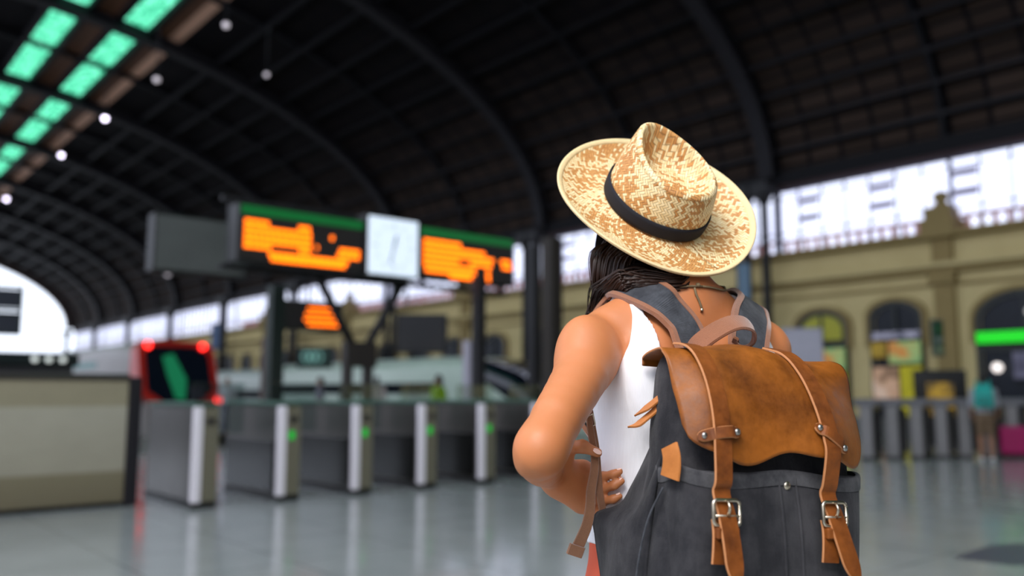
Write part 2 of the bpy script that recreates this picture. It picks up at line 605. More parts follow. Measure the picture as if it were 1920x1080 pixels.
torso = [sections(TO, PSI, [
    (.80, .155, .105, 0, 0), (.88, .172, .118, -.012, 0), (.96, .166, .112, -.006, 0), (1.04, .146, .098, 0, 0), (1.10, .134, .092, 0, 0),
    (1.16, .136, .095, 0, 0), (1.22, .146, .102, 0, 0), (1.28, .152, .105, 0, 0), (1.33, .146, .092, 0, 0), (1.37, .118, .070, 0, 0), (1.405, .07, .05, 0, 0)], k=.02)]
upper = [
    capsule(B(0, -.012, 1.388), SH_L + Vector((.015, .01, .010)), .055, .044, .04),
    capsule(B(0, -.012, 1.388), SH_R + Vector((-.012, .01, .010)), .055, .044, .04),
    capsule(B(-.02, -.02, 1.43), SH_L + Vector((.03, .0, .03)), .035, .020, .05),
    capsule(B(.0, -.02, 1.43), SH_R + Vector((-.03, .0, .03)), .035, .022, .05),
    ellipsoid(B(-.085, -.078, 1.27), (.06, .03, .085), Matrix.Rotation(PSI, 3, 'Z'), .05),
    ellipsoid(B(.085, -.078, 1.27), (.06, .03, .085), Matrix.Rotation(PSI, 3, 'Z'), .05),
    ellipsoid(B(-.075, .085, 1.245), (.06, .045, .06), Matrix.Rotation(PSI, 3, 'Z'), .04),
    ellipsoid(B(.075, .085, 1.245), (.06, .045, .06), Matrix.Rotation(PSI, 3, 'Z'), .04)]
neck = [capsule(B(-.008, -.012, 1.37), Hd(0, -.035, -.075), .058, .052, .035)]
head = [
    ellipsoid(Hd(0, -.012, .012), (.073, .092, .098), Hrot, .02),
    ellipsoid(Hd(0, .03, -.045), (.055, .062, .07), Hrot, .03),
    capsule(Hd(0, .075, -.085), Hd(0, .08, -.1), .022, .02, .03),          # chin
    capsule(Hd(0, .082, -.005), Hd(0, .103, -.035), .009, .012, .012),       # nose
    ellipsoid(Hd(0, .088, -.066), (.022, .01, .006), Hrot, .008),            # lips
    ellipsoid(Hd(0, .088, -.075), (.019, .01, .006), Hrot, .008),
    ellipsoid(Hd(-.032, .082, .0), (.017, .014, .012), Hrot, .012, True), ellipsoid(Hd(.032, .082, .0), (.017, .014, .012), Hrot, .012, True),
    ellipsoid(Hd(-.032, .07, .0), (.013, .013, .012), Hrot, .006), ellipsoid(Hd(.032, .07, .0), (.013, .013, .012), Hrot, .006),
    ellipsoid(Hd(-.074, -.008, -.02), (.009, .018, .03), Hrot, .008), ellipsoid(Hd(.074, -.008, -.02), (.009, .018, .03), Hrot, .008)]

EL, WR = P(1017, 836, 1.205), P(1045, 893, 1.385)
def limb(a, b, radii, k=.03, bow=Vector((0, 0, 0))):
    rr = catmull([(r,) for r in radii], 11)[:, 0]
    ts = np.linspace(0, 1, 11)
    return [chain([a.lerp(b, float(t)) + bow * math.sin(PI * t) for t in ts], [float(r) for r in rr], k)]
arm_l = limb(SH_L, EL, [.047, .0455, .0425, .0395, .0375, .036], .018)
arm_l += [ellipsoid(SH_L.lerp(EL, .16) + Vector((-.012, -.012, .006)), (.044, .044, .058), None, .03),      # deltoid
          capsule(SH_L.lerp(EL, .35) + Vector((.004, -.022, 0)), SH_L.lerp(EL, .75) + Vector((-.002, -.012, .006)), .026, .024, .022),   # triceps
          capsule(EL + Vector((-.010, -.008, -.014)), EL + Vector((-.018, .004, -.026)), .022, .017, .022)]      # elbow point
arm_l += limb(EL + Vector((-.002, .010, -.006)), WR, [.035, .036, .031, .026, .0225, .0215], .02, Vector((-.010, 0, -.006)))
# left hand: palm turned to the camera, fingers to the back of the waist, thumb over the strap
def finger(pts, r0, r1, k=.006, root=None):
    out = []
    n = len(pts)
    for i in range(n - 1):
        ra = r0 + (r1 - r0) * i / (n - 1); rb = r0 + (r1 - r0) * (i + 1) / (n - 1)
        out.append(capsule(pts[i], pts[i + 1], ra, rb, .012 if i == 0 else k))
        if i: out.append(ellipsoid(pts[i], (ra * 1.07,) * 3, None, .004))
    return out
hand_l = [
    capsule(WR, P(1092, 884, 1.392), .0215, .017, .02),
    capsule(WR, P(1096, 912, 1.392), .0225, .016, .02),
    capsule(WR, P(1096, 938, 1.388), .022, .0145, .02),
    capsule(P(1092, 884, 1.392), P(1110, 890, 1.392), .0155, .0125, .015),
    capsule(P(1096, 912, 1.392), P(1113, 913, 1.392), .0155, .0125, .015),
    capsule(P(1094, 936, 1.388), P(1110, 936, 1.388), .0145, .012, .015),
    capsule(P(1050, 880, 1.378), P(1058, 852, 1.362), .0175, .0135, .02),       # ball of the thumb
    capsule(P(1054, 912, 1.385), P(1088, 944, 1.380), .018, .0125, .02)]        # heel of the hand
hand_l += finger([P(1104, 892, 1.386), P(1130, 893, 1.364), P(1150, 889, 1.353), P(1163, 884, 1.351)], .0080, .0058, .003)
hand_l += finger([P(1104, 914, 1.386), P(1131, 917, 1.362), P(1152, 910, 1.350), P(1166, 902, 1.349)], .0082, .0060, .003)
hand_l += finger([P(1102, 934, 1.384), P(1130, 940, 1.361), P(1150, 936, 1.350), P(1162, 930, 1.349)], .0078, .0057, .003)
hand_l += finger([P(1090, 946, 1.380), P(1108, 956, 1.366), P(1122, 960, 1.358), P(1133, 957, 1.356)], .0070, .0052, .003)
hand_l += finger([P(1056, 858, 1.362), P(1066, 839, 1.352), P(1092, 837, 1.342), P(1121, 849, 1.338)], .0135, .0078)

# right arm hangs behind the pack
EL_R, WR_R = SH_R + Vector((.02, .06, -.28)), SH_R + Vector((-.03, .18, -.48))
arm_r = limb(SH_R, EL_R, [.048, .045, .041, .038], .03) + limb(EL_R, WR_R, [.037, .037, .030, .025], .025)
dH = (WR_R - EL_R).normalized()
sx = Vector((.8, .6, 0))
hand_r = [capsule(WR_R, WR_R + dH * .07 + sx * (.025 * s), .022, .015, .02) for s in (-1, 0, 1)]
for s, ln in ((-1.25, .062), (-.42, .075), (.42, .08), (1.25, .07)):
    a = WR_R + dH * .085 + sx * (.023 * s)
    hand_r += finger([a, a + dH * ln * .5 + Vector((-.004, -.002, 0)), a + dH * ln * .8 + Vector((-.018, -.01, 0)), a + dH * ln + Vector((-.034, -.02, .004))], .0095, .0068)
hand_r += finger([WR_R + dH * .03 + sx * .024, WR_R + dH * .055 + sx * .045 + Vector((-.01, 0, 0)), WR_R + dH * .085 + sx * .05 + Vector((-.02, 0, 0))], .012, .0085)

legs = []
for s in (-1, 1):
    hip, kn, an = B(.088 * s, 0, .86), B(.095 * s, .01, .47), B(.1 * s, -.015, .085)
    legs += [capsule(hip, kn, .082, .052, .03), capsule(kn, an.lerp(kn, .6), .052, .053, .03), capsule(an.lerp(kn, .6), an, .053, .034, .03),
             capsule(an + Vector((0, 0, -.03)), B(.105 * s, .10, .045), .032, .028, .03), capsule(B(.105 * s, .10, .04), B(.107 * s, .16, .034), .03, .022, .02)]
body_p = torso + upper + neck + head + [group(arm_l + hand_l, .007)] + arm_r + hand_r + legs
skin_upper = torso + upper + neck

woman = thing('person', 'woman seen from behind in white tank top, hand on hip, beneath a straw hat', 'person', TO)
def under(o, parent):
    """parent O keeping its world placement"""
    bpy.context.view_layer.update()
    o.parent = parent
    o.matrix_parent_inverse = parent.matrix_world.inverted()
    return o
bpy.context.view_layer.update()
body = under(sdf_mesh('body', body_p, (-.03, 1.10, -.01), (.72, 1.92, 1.72), .0034, M['skin']), woman)

# white ribbed tank top
def tank_cut(D, x, y, z):
    dx, dy = x - TO.x, y - TO.y
    lx = np.abs(dx * RX.x + dy * RX.y); ly = dx * FY.x + dy * FY.y
    zt = np.array([.9, 1.19, 1.205, 1.225, 1.25, 1.28, 1.318, 1.35, 1.375, 1.405, 1.44]); wt = np.array([.30, .30, .195, .180, .171, .159, .146, .136, .129, .125, .125])
    w = np.interp(z, zt, wt).astype(np.float32)
    zn = np.array([1.0, 1.24, 1.262, 1.29, 1.32, 1.38, 1.44]); wn = np.array([-.3, -.03, .035, .088, .109, .113, .108])
    wi = np.interp(z, zn, wn).astype(np.float32)
    fold = .0025 * np.sin(lx * 95 + z * 22) * np.clip((1.25 - z) * 6, 0, 1) + .004 * np.sin(z * 55 + lx * 30) * np.clip((1.16 - z) * 8, 0, 1)
    d = D - .0055 - fold - .006 * np.clip((1.24 - z) * 6, 0, 1)
    d = np.maximum(d, (lx - w) * .8)
    d = np.maximum(d, (wi - lx) * .8)
    return np.maximum(d, np.maximum(1.00 + .01 * np.sin(lx * 40) - z, z - 1.43))
tank_secs = sections(TO, PSI, [
    (.94, .172, .120, -.006, 0), (1.04, .158, .106, 0, 0), (1.10, .150, .100, 0, 0), (1.16, .149, .100, 0, 0), (1.22, .149, .103, 0, 0), (1.28, .152, .105, 0, 0), (1.33, .146, .092, 0, 0),
    (1.37, .118, .070, 0, 0), (1.405, .07, .05, 0, 0)], k=.02)
top = under(sdf_mesh('tank_top', [tank_secs] + upper, (.03, 1.2, .95), (.56, 1.8, 1.46), .0028, M['white_shirt'], None, tank_cut, 2), woman)
top['label'] = 'white ribbed tank top'

# coral trousers
def tr_cut(D, x, y, z):
    return np.maximum(D - .012 - .003 * np.sin(z * 60) * np.sin(x * 40), np.maximum(z - 1.015, .10 - z))
trousers = under(sdf_mesh('trousers', torso + [capsule(B(.088 * s, 0, .86), B(.095 * s, .01, .47), .088, .075, .03) for s in (-1, 1)] +
                          [capsule(B(.095 * s, .01, .47), B(.1 * s, -.01, .08), .075, .062, .03) for s in (-1, 1)], (.03, 1.25, .06), (.58, 1.76, 1.04), .006, M['coral'], None, tr_cut), woman)
trousers['label'] = 'coral red trousers'
M['shoe'] = simple('white_shoe', (.7, .7, .68), .6)
for s in (-1, 1):
    sh = sdf_mesh('shoe', [capsule(B(.1 * s, -.03, .05), B(.106 * s, .13, .045), .045, .04, .03), capsule(B(.1 * s, -.03, .05), B(.1 * s, -.02, .10), .042, .042, .03)],
                  (TO.x - .4, TO.y - .3, -.005), (TO.x + .4, TO.y + .4, .2), .006, M['shoe'], None, lambda D, x, y, z: np.maximum(D, .004 - z))
    under(sh, woman)

# finger nails (thumb and the three visible finger ends)
def nail(c, t, u, ln, wd, dome):
    nb = MB()
    t = t.normalized(); u = (u - t * u.dot(t)).normalized(); w = t.cross(u)
    rr = []
    for i in range(7):
        a = -1 + 2 * i / 6
        rr.append([c + t * (a * ln) + w * (b * wd * math.sqrt(max(.05, 1 - .75 * a * a))) + u * (dome * (1 - b * b) - .0004) for b in (-1, -.5, 0, .5, 1)])
    nb.loft(rr, closed=False)
    under(nb.build('fingernail', M['nail']), woman)
nail(P(1120, 846, 1.330), P(1124, 851, 1.330) - P(1110, 844, 1.330), Vector((.2, -.75, .62)), .0068, .0048, .0016)
for p, t in ((P(1162, 884.5, 1.351), Vector((1, .1, .25))), (P(1164, 903, 1.349), Vector((1, .1, .6))), (P(1160, 931, 1.349), Vector((1, .1, .4)))):
    u = Vector((-.3, -.25, 1))
    nail(p + u.normalized() * .0050, t, u, .0036, .0036, .001)

# hair: swept from the nape over the left shoulder, strands as tapered tubes
hb = MB()
hair_uv = []
def strand(pts, r0, r1, n=22, sides=6):
    c = catmull(pts, n)
    rs = [max(.0006, (r0 + (r1 - r0) * (i / (n - 1)) ** 1.5)) for i in range(n)]
    rs[-1] = .0004
    k0 = len(hb.v)
    hb.tube([Vector(p) for p in c], rs, sides, 0, False)
    uo = random.random() * 3
    for i in range(n):
        for j in range(sides):
            hair_uv.append((uo + j * .05 / sides, i / n * .3))
def jit(p, s): return Vector((p[0] + random.gauss(0, s), p[1] + random.gauss(0, s), p[2] + random.gauss(0, s)))
HA = lambda x, y, z: Hd(x, y, z)
for i in range(1300):
    t = random.random()
    # roots around the back of the skull under the hat, from the right ear round to the left
    a = math.radians(-70 + 162 * t)             # 0 = straight back, 90 = left side
    x, y = -math.sin(a) * .083, -math.cos(a) * .104
    w = random.gauss(0, 1); dd = .014 * random.random()
    root = HA(x * 1.0, y * 1.0, .012 - random.random() * .045)
    if t < .52:
        # back hair: gathers to the left across the nape, lower layers staying low
        q = t / .52
        n1 = P(1296 - 120 * q + 3 * w, 524 + 5 * w, 1.436 + dd)
        n2 = P(1212 - 50 * q + 3 * w, 529 + 8 * w, 1.428 + dd)
        n3 = P(1150 + 9 * w, 547 + 5 * w, 1.452 + dd)
        n4 = P(1133 + 9 * w, 574 + 4 * w, 1.505 + dd)
        pts = [root, n1, n2, n3, n4, jit(B(-.13, .11, 1.30), .012)]
    else:
        q = (t - .52) / .48
        n1 = P(1120 + 70 * (1 - q) + 4 * w, 478, 1.475 + .03 * q + dd)
        n2 = P(1117 + 52 * (1 - q) + 5 * w, 522, 1.465 + .03 * q + dd)
        n3 = P(1123 + 26 * (1 - q) + 6 * w, 558, 1.49 + .02 * q + dd)
        pts = [root, n1, n2, n3, jit(B(-.13, .10, 1.33), .010), jit(B(-.12, .12, 1.25), .014)]
    strand(pts, .0013 + random.random() * .0013, .0006, 22, 5)
for i in range(16):      # fly-away strands
    x = 1108 + random.random() * 20
    strand([HA(-.08, -.02, 0), P(x, 470, 1.5), P(x - 2, 520, 1.5), P(x + random.gauss(4, 6), 555, 1.51), P(x + 8, 575, 1.53)], .0011, .0005, 16, 4)
hair = hb.build('hair', M['hair'])
uvl = hair.data.uv_layers.new(name='UVMap')
vi = np.zeros(len(hair.data.loops), np.int32); hair.data.loops.foreach_get('vertex_index', vi)
uvl.data.foreach_set('uv', np.array(hair_uv, np.float32)[vi].ravel())
for p in hair.data.polygons: p.use_smooth = True
under(hair, woman)
cap = sdf_mesh('hair', [ellipsoid(Hd(0, -.02, .012), (.079, .094, .100), Hrot, .02), ellipsoid(Hd(0, -.045, -.04), (.066, .062, .055), Hrot, .03),
                        capsule(P(1280, 520, 1.47), P(1200, 528, 1.468), .022, .027, .02), capsule(P(1200, 528, 1.468), P(1155, 538, 1.49), .03, .026, .02), capsule(Hd(-.066, .0, -.01), P(1150, 505, 1.535), .038, .036, .02), capsule(P(1150, 505, 1.535), P(1150, 560, 1.55), .034, .022, .02)],
               (HEAD.x - .2, HEAD.y - .25, HEAD.z - .25), (HEAD.x + .2, HEAD.y + .2, HEAD.z + .2), .005, simple('dark_hair_mass', (.004, .002, .0015), .9, spec=.03), None,
               lambda D, x, y, z: np.maximum(D, (((x - HEAD.x) * hf.x + (y - HEAD.y) * hf.y + (z - HEAD.z) * hf.z) - .022)))
under(cap, woman)

# necklace: a cord round the neck, knotted at the nape with a short tail
nk = thing('necklace', 'thin khaki cord necklace knotted at the nape of the woman in the straw hat', 'necklace', P(1296, 545, 1.45))
neckp = neck + torso + upper
ring = []
for i in range(25):
    a = 2 * PI * i / 24
    p, _ = onto(neckp, B(.075 * math.sin(a) - .005, -.012 - .075 * math.cos(a), 1.415 + .012 * math.cos(a)), .0022)
    ring.append(p)
mb = MB(); mb.tube(ring, .0020, 6)
under(mb.build('cord', M['cord']), nk)
kn, nn = onto(neckp, P(1296, 543, 1.45), .003)
mb = MB()
mb.ball(kn, .0042, n=6)
tl = [onto(neckp, P(1296 + dx, yy, 1.44), .0026)[0] for dx, yy in ((0, 543), (1, 555), (5, 566), (8, 576), (9, 584))]
mb.tube(tl, .0019, 6)
under(mb.build('cord_tail', M['cord']), nk)
mb = MB(); mb.tube([tl[-1] + Vector((0, 0, .003)), tl[-1] + Vector((0, 0, -.003))], .0027, 8)
e = under(mb.build('end_bead', M['brass']), nk); e['label'] = 'small metal end bead'

# ------------------------------------------------------------------ backpack (local: x to her right, -y out of her back, z up)
pack = bpy.data.objects.new('backpack', None); link(pack)
tag(pack, 'charcoal canvas backpack with brown leather flap on the woman in the straw hat', 'backpack')
PP = math.radians(24)
pm = Matrix.Rotation(PP, 4, 'Z') @ Matrix.Rotation(math.radians(3.8), 4, 'Y')
pm.translation = Vector((.306, 1.383, .862))
pack.matrix_world = pm
pmi = pm.inverted()
def L(x, o, z): return Vector((x, -o, z))
def W2L(p): return pmi @ Vector(p)

def sq_ring(z, x0, x1, o0, o1, e=3.2, n=72, fold=0.0, ph=0.0):
    """super-ellipse outline at height z between x0..x1 and o0..o1"""
    cx, cy, a, b = (x0 + x1) / 2, (o0 + o1) / 2, (x1 - x0) / 2, (o1 - o0) / 2
    out = []
    for k in range(n):
        t = 2 * PI * k / n
        c, s = math.cos(t), math.sin(t)
        r = (abs(c) ** e + abs(s) ** e) ** (-1 / e)
        w = 1 + fold * math.sin(7 * t + ph) * .5 + fold * math.sin(13 * t - ph * 1.7) * .5
        out.append(L(cx + a * c * r * w, cy + b * s * r * w, z))
    return out
# main sack
secs = [(-.02, -.135, .135, .02, .13), (0, -.158, .120, .008, .155), (.05, -.172, .132, 0, .170), (.11, -.178, .144, -.002, .172), (.17, -.174, .154, 0, .165),
        (.23, -.165, .160, .0, .160), (.275, -.156, .167, .002, .156), (.32, -.156, .164, .004, .148), (.37, -.150, .148, .006, .136), (.415, -.146, .144, .012, .118), (.44, -.13, .13, .02, .10), (.447, -.10, .10, .035, .08)]
sc = catmull(secs, 46)
mb = MB()
mb.loft([sq_ring(*r, e=3.0, fold=.012 if .26 < r[0] < .42 else .007, ph=r[0] * 14) for r in sc])
mb.build('main_sack', M['canvas'], pack)
# wing of fabric between the low left corner and the strap
wl = [W2L(P(x, y, d)) for x, y, d in ((1232, 816, 1.300), (1208, 866, 1.315), (1187, 908, 1.33), (1165, 948, 1.34), (1121, 966, 1.345), (1121, 1002, 1.335), (1124, 1045, 1.325), (1132, 1110, 1.31), (1150, 1180, 1.30))]
wr = [L(-.150, .085, .305), L(-.154, .086, .285), L(-.158, .088, .262), L(-.168, .09, .222), L(-.174, .09, .182), L(-.178, .09, .150), L(-.176, .09, .11), L(-.172, .09, .06), L(-.160, .08, .01)]
ca, cb = catmull(wl, 30), catmull(wr, 30)
mb = MB()
rows = []
for i in range(30):
    a, b = Vector(ca[i]), Vector(cb[i])
    rows.append([a.lerp(b, t) + Vector((-.014 * math.sin(PI * t) * (i / 29) + .003 * math.sin(t * 9 + i * .3), -.004 * math.sin(PI * t), 0)) for t in np.linspace(0, 1, 14)])
mb.loft(rows, closed=False)
wg = mb.build('side_gusset', M['canvas'], pack)
md = wg.modifiers.new('cloth', 'SOLIDIFY'); md.thickness = .004; md.offset = -1
# piping seam on the gusset
mb = MB()
sm = [L(-.170, .112, .245), L(-.183, .10, .205), L(-.190, .092, .16), L(-.1935, .088, .11), L(-.190, .088, .06)]
mb.tube([Vector(p) for p in catmull(sm, 24)], .0016, 6)
mb.build('seam_piping', M['canvas_strap'], wg)

# front pocket
def pk_sec(z):
    t = max(0, min(1, z / .275))
    return (-.172 + .010 * t, .118 + .042 * t ** .7, .05, .200 - .028 * t ** 1.5)
mb = MB()
rings = []
for z in np.linspace(-.012, .272, 34):
    x0, x1, o0, o1 = pk_sec(z)
    rings.append(sq_ring(z, x0, x1, o0, o1, e=4.2, n=96, fold=.006, ph=2 + z * 9))
mb.loft(rings)
pocket = mb.build('front_pocket', M['canvas'], pack)
mb = MB()   # the hem: a doubled, paler rim
hr_ = []
for z, g in ((.254, .0012), (.256, .0016), (.271, .0020), (.2745, .0012), (.2745, -.004)):
    x0, x1, o0, o1 = pk_sec(z)
    hr_.append([p + Vector((0, 0, .004 * math.sin(k / 96 * 2 * PI * 5))) for k, p in enumerate(sq_ring(z, x0 - g, x1 + g, o0 - g, o1 + g, e=4.2, n=96, fold=.006, ph=2 + z * 9))])
mb.loft(hr_, cap=False)
mb.build('pocket_hem', m_canvas('faded_canvas_hem', (.032, .032, .036), (.10, .098, .102), 40), pocket)
mb = MB()   # snap
mb.ball(L(-.006, .1755, .257), .0062, sq=(1, .5, 1))
mb.tube([L(-.006 + .0075 * math.cos(a), .173, .257 + .0075 * math.sin(a)) for a in np.linspace(0, 2 * PI, 17)], .0012, 6)
mb.build('snap_button', M['brass'], pocket)
# pleat of the pocket
for xx in (-.020, .010):
    mb = MB()
    mb.tube([Vector(p) for p in catmull([L(xx, .1735, .268), L(xx + .002, .184, .20), L(xx + .001, .193, .12), L(xx, .199, .03)], 20)], .0022, 6)
    mb.build('pleat', M['canvas'], pocket)

# leather flap: a sheet over the top, down the front
prof = catmull([(-.002, .422), (.004, .438), (.035, .449), (.085, .452), (.122, .440), (.150, .408), (.170, .366), (.184, .325), (.191, .292), (.192, .268)], 60)
plen = np.concatenate([[0], np.cumsum(np.hypot(*np.diff(prof, axis=0).T))])
def flap_prof(s):
    d = s * plen[-1]
    return np.interp(d, plen, prof[:, 0]), np.interp(d, plen, prof[:, 1])
def flap_pt(x, s, lift=0.0):
    """point of the flap surface: x across, s along (0 back .. 1 front edge)"""
    o, z = flap_prof(min(max(s, 0), 1))
    o2, z2 = flap_prof(min(1, s + .01)); o1, z1 = flap_prof(max(0, s - .01))
    t = math.hypot(o2 - o1, z2 - z1); no, nz = -(z2 - z1) / t, (o2 - o1) / t
    no, nz = (-(z2 - z1) / t, (o2 - o1) / t)
    e = abs(x) / .165
    side = max(0, (e - .62)) / .38
    # the left side folds round the sack, the right one hardly
    low = min(1, max(0, (s - .30) / .3)); low = low * low * (3 - 2 * low)
    if x > 0: side = max(0, (e - .22)) / .78
    drop = ((.022 if x < 0 else .034) * low + .003) * side ** 2
    wave = .004 * math.sin(s * 7 + x * 22) + .0035 * math.sin(s * 3.2 - x * 31)
    belly = .012 * (1 - min(1, e) ** 2) * max(0, math.sin(PI * min(1, max(0, (s - .35) / .6))))
    k = -drop + wave + belly + lift
    return L(x, o + no * k, z + nz * k - drop * .25)
def edge_s(x):
    """where the flap's free edge lies for a given x"""
    e = x / .165
    base = .948 - .055 * math.exp(-((x - .012) / .062) ** 2) + .012 * math.sin(x * 60)
    if e < -.54: base -= .21 * (1 - math.sqrt(max(0, 1 - ((-e - .54) / .50) ** 2)))
    if e > .5: base -= .24 * (1 - math.sqrt(max(0, 1 - ((e - .5) / .52) ** 2)))
    return base
NX, NY = 72, 64
rows = []
for i in range(NY):
    r = []
    for j in range(NX):
        tx = -1 + 2 * j / (NX - 1)
        # corners at the free edge come in
        x = tx * (.172 if tx < 0 else .166)
        s = (i / (NY - 1)) * edge_s(x)
        hw = 1 - .17 * max(0, (.36 - s) / .36) ** .8 + (.02 * s if tx > 0 else .0)
        r.append(flap_pt(x * hw, s))
    rows.append(r)
mb = MB(); mb.loft(rows, closed=False)
flap = mb.build('leather_flap', [M['leather'], M['leather_edge']], pack)
flap['label'] = 'brown leather flap'
md = flap.modifiers.new('hide', 'SOLIDIFY'); md.thickness = .0034; md.offset = 1; md.material_offset_rim = 1
# straps over the flap
def flap_strap(x0, x1, s0, swing, nm, tilt):
    pts, nrm = [], []
    for s in np.linspace(s0, edge_s(x1) - .02, 12):
        x = x0 + (x1 - x0) * ((s - s0) / (1 - s0))
        p = flap_pt(x, s, .0042); q = flap_pt(x, s, .02)
        pts.append(tuple(p)); nrm.append(tuple((q - p).normalized()))
    for o, z, nz in ((.192, .264, .1), (.187, .250, .05), (.191, .236, .1), (.199, .218, .1), (.205, .198, 0), (.209, .178, 0), (.212, .156, 0), (.216, .134, 0)):
        f = (.264 - z) / .13
        pts.append(tuple(L(x1 + swing * f * f, o + .002, z))); nrm.append((0, -1, nz))
    def wf(t): return .0285 if t < .93 else .0285 * math.sqrt(max(.02, 1 - ((t - .93) / .07) ** 2))
    mb = ribbon(pts, nrm, .0285, .0032, 110, None, 0, 1, w_fn=wf)
    st = mb.build('flap_strap', [M['leather_strap'], M['leather_edge']], pack)
    # buckle: a rounded frame with a bar and a prong
    zc, oc, xc = .222, .200, x1 + swing * .08
    fr = []
    hw, hh, rc = .0210, .0160, .006
    for cx, cz, a0 in ((hw - rc, hh - rc, 0), (-hw + rc, hh - rc, 90), (-hw + rc, -hh + rc, 180), (hw - rc, -hh + rc, 270)):
        for a in range(0, 91, 18):
            t = math.radians(a0 + a)
            fr.append(L(xc + cx + rc * math.cos(t), oc + .002 - .10 * (cz + rc * math.sin(t)), zc + cz + rc * math.sin(t)))
    fr.append(fr[0])
    mb = MB(); mb.tube(fr, .0027, 8)
    bk = mb.build('buckle', M['brass'], st); bk['label'] = 'square metal buckle'
    mb = MB()
    mb.tube([L(xc - hw, oc + .003, zc - .004), L(xc + hw, oc + .003, zc - .004)], .0018, 8)
    mb.tube([L(xc, oc + .0055, zc - .004), L(xc, oc + .0085, zc + .008), L(xc, oc + .0045, zc + hh)], [.0022, .0022, .0016], 8)
    mb.build('buckle_prong', M['brass'], st)
    # keeper under the buckle and the loop of the under strap beside the tail
    zk = zc - .026
    mb = MB()
    mb.box(xc - .0175, xc + .0175, -(oc + .0085), -(oc - .004), zk - .0075, zk + .0075, 0, .002)
    mb.build('strap_keeper', M['leather_strap'], st)
    mb = ribbon([L(xc - .004, oc - .006, zc - .010), L(xc - .0045, oc - .002, zc - .025), L(xc - .0055, oc + .0, zc - .045), L(xc - .0065, oc + .0, zc - .066)], [(0, -1, 0)] * 4, .030, .003, 20, None, 0, 1)
    mb.build('under_strap', [M['leather_strap'], M['leather_edge']], st)
    # cross tab with two rivets holding the strap to the flap
    sx = edge_s(x1) - .082
    a = [flap_pt(x1 + d, sx + tilt * d, .0044 + (.0042 if abs(d) < .016 else .0)) for d in (-.029, -.024, -.0185, -.013, 0, .013, .0185, .024, .029)]
    nrm = [(flap_pt(x1, sx, .02) - flap_pt(x1, sx, 0)).normalized()] * 9
    tab = ribbon(a, nrm, .017, .0028, 30, None, 0, 1, w_fn=lambda t: .0165 * math.sqrt(max(.15, 1 - (abs(2 * t - 1)) ** 6))).build('strap_tab', [M['leather_strap'], M['leather_edge']], flap)
    for d in (-.0225, .0225):
        c = flap_pt(x1 + d, sx + tilt * d, .0078)
        mb = MB(); mb.ball(c, .0048, n=8, sq=(1, .6, 1))
        rv = mb.build('rivet', M['steel_rivet'], st)
    return st
st1 = flap_strap(-.128, -.131, .30, .008, 'l', 0); st1['label'] = 'brown leather closing strap'
st2 = flap_strap(.036, .054, .30, .030, 'r', 1.6); st2['label'] = 'brown leather closing strap'

# carry handle: suede loop on top, leaning to the right
hp = [W2L(P(x, y, d)) for x, y, d in ((1296, 664, 1.345), (1312, 644, 1.335), (1344, 621, 1.328), (1376, 607, 1.33), (1401, 610, 1.345), (1410, 627, 1.362), (1404, 644, 1.375), (1388, 649, 1.385), (1372, 643, 1.390))]
tw = Vector((.10, -.35, .9))
nrm = [Vector((-.45, -.6, .65)), Vector((-.45, -.62, .62)), Vector((-.35, -.62, .7)), Vector((-.05, -.60, .8)), Vector((.6, -.55, .6)), Vector((.9, -.45, .0)), Vector((.6, -.45, -.7)), Vector((.0, -.55, -.9)), Vector((-.3, -.5, -.8))]
mb = ribbon(hp, nrm, .036, .0045, 60)
hd = mb.build('carry_handle', M['suede'], pack); hd['label'] = 'tan suede carry handle'

# shoulder straps: canvas band with suede binding on both sides
allb = torso + upper + neck
def shoulder_strap(pix, w, lab, tail):
    pts, nrm = [], []
    for (x, y, d, off) in pix:
        q = P(x, y, d)
        if off is not None:
            q, n = onto(allb, q, off)
        else:
            n = onto(allb, q, .01)[1]
        pts.append(q); nrm.append(n)
    for (bx, by, bz) in tail:
        q, n = onto(allb, B(bx, by, bz), .010)
        pts.append(q); nrm.append(n)
    lp = [pmi @ p for p in pts]; ln = [pmi.to_3x3() @ n for n in nrm]
    mb = ribbon(lp, ln, w, .006, 90)
    st = mb.build('shoulder_strap', M['canvas_strap'], pack); st['label'] = lab
    for sgn in (-1, 1):
        mb = ribbon(lp, ln, .0115, .0074, 90, None, off=sgn * (w / 2 - .002))
        mb.build('suede_binding', M['suede'], st)
    return st
shoulder_strap([(1312, 672, 1.345, None), (1296, 645, 1.362, None), (1270, 620, 1.39, .0105), (1244, 598, 1.41, .0105), (1216, 577, 1.44, .0105), (1194, 562, 1.46, .0105), (1170, 554, 1.49, .0105)], .064, 'left canvas shoulder strap',
               [(-.118, .06, 1.36), (-.115, .09, 1.32), (-.118, .105, 1.27), (-.128, .10, 1.20), (-.15, .06, 1.14)])
shoulder_strap([(1404, 675, 1.385, None), (1402, 645, 1.41, None), (1398, 614, 1.46, .0105), (1393, 592, 1.52, .0105), (1386, 578, 1.56, .0105)], .070, 'right canvas shoulder strap',
               [(.105, .05, 1.385), (.112, .085, 1.34), (.118, .105, 1.27), (.128, .10, 1.20), (.155, .05, 1.12)])
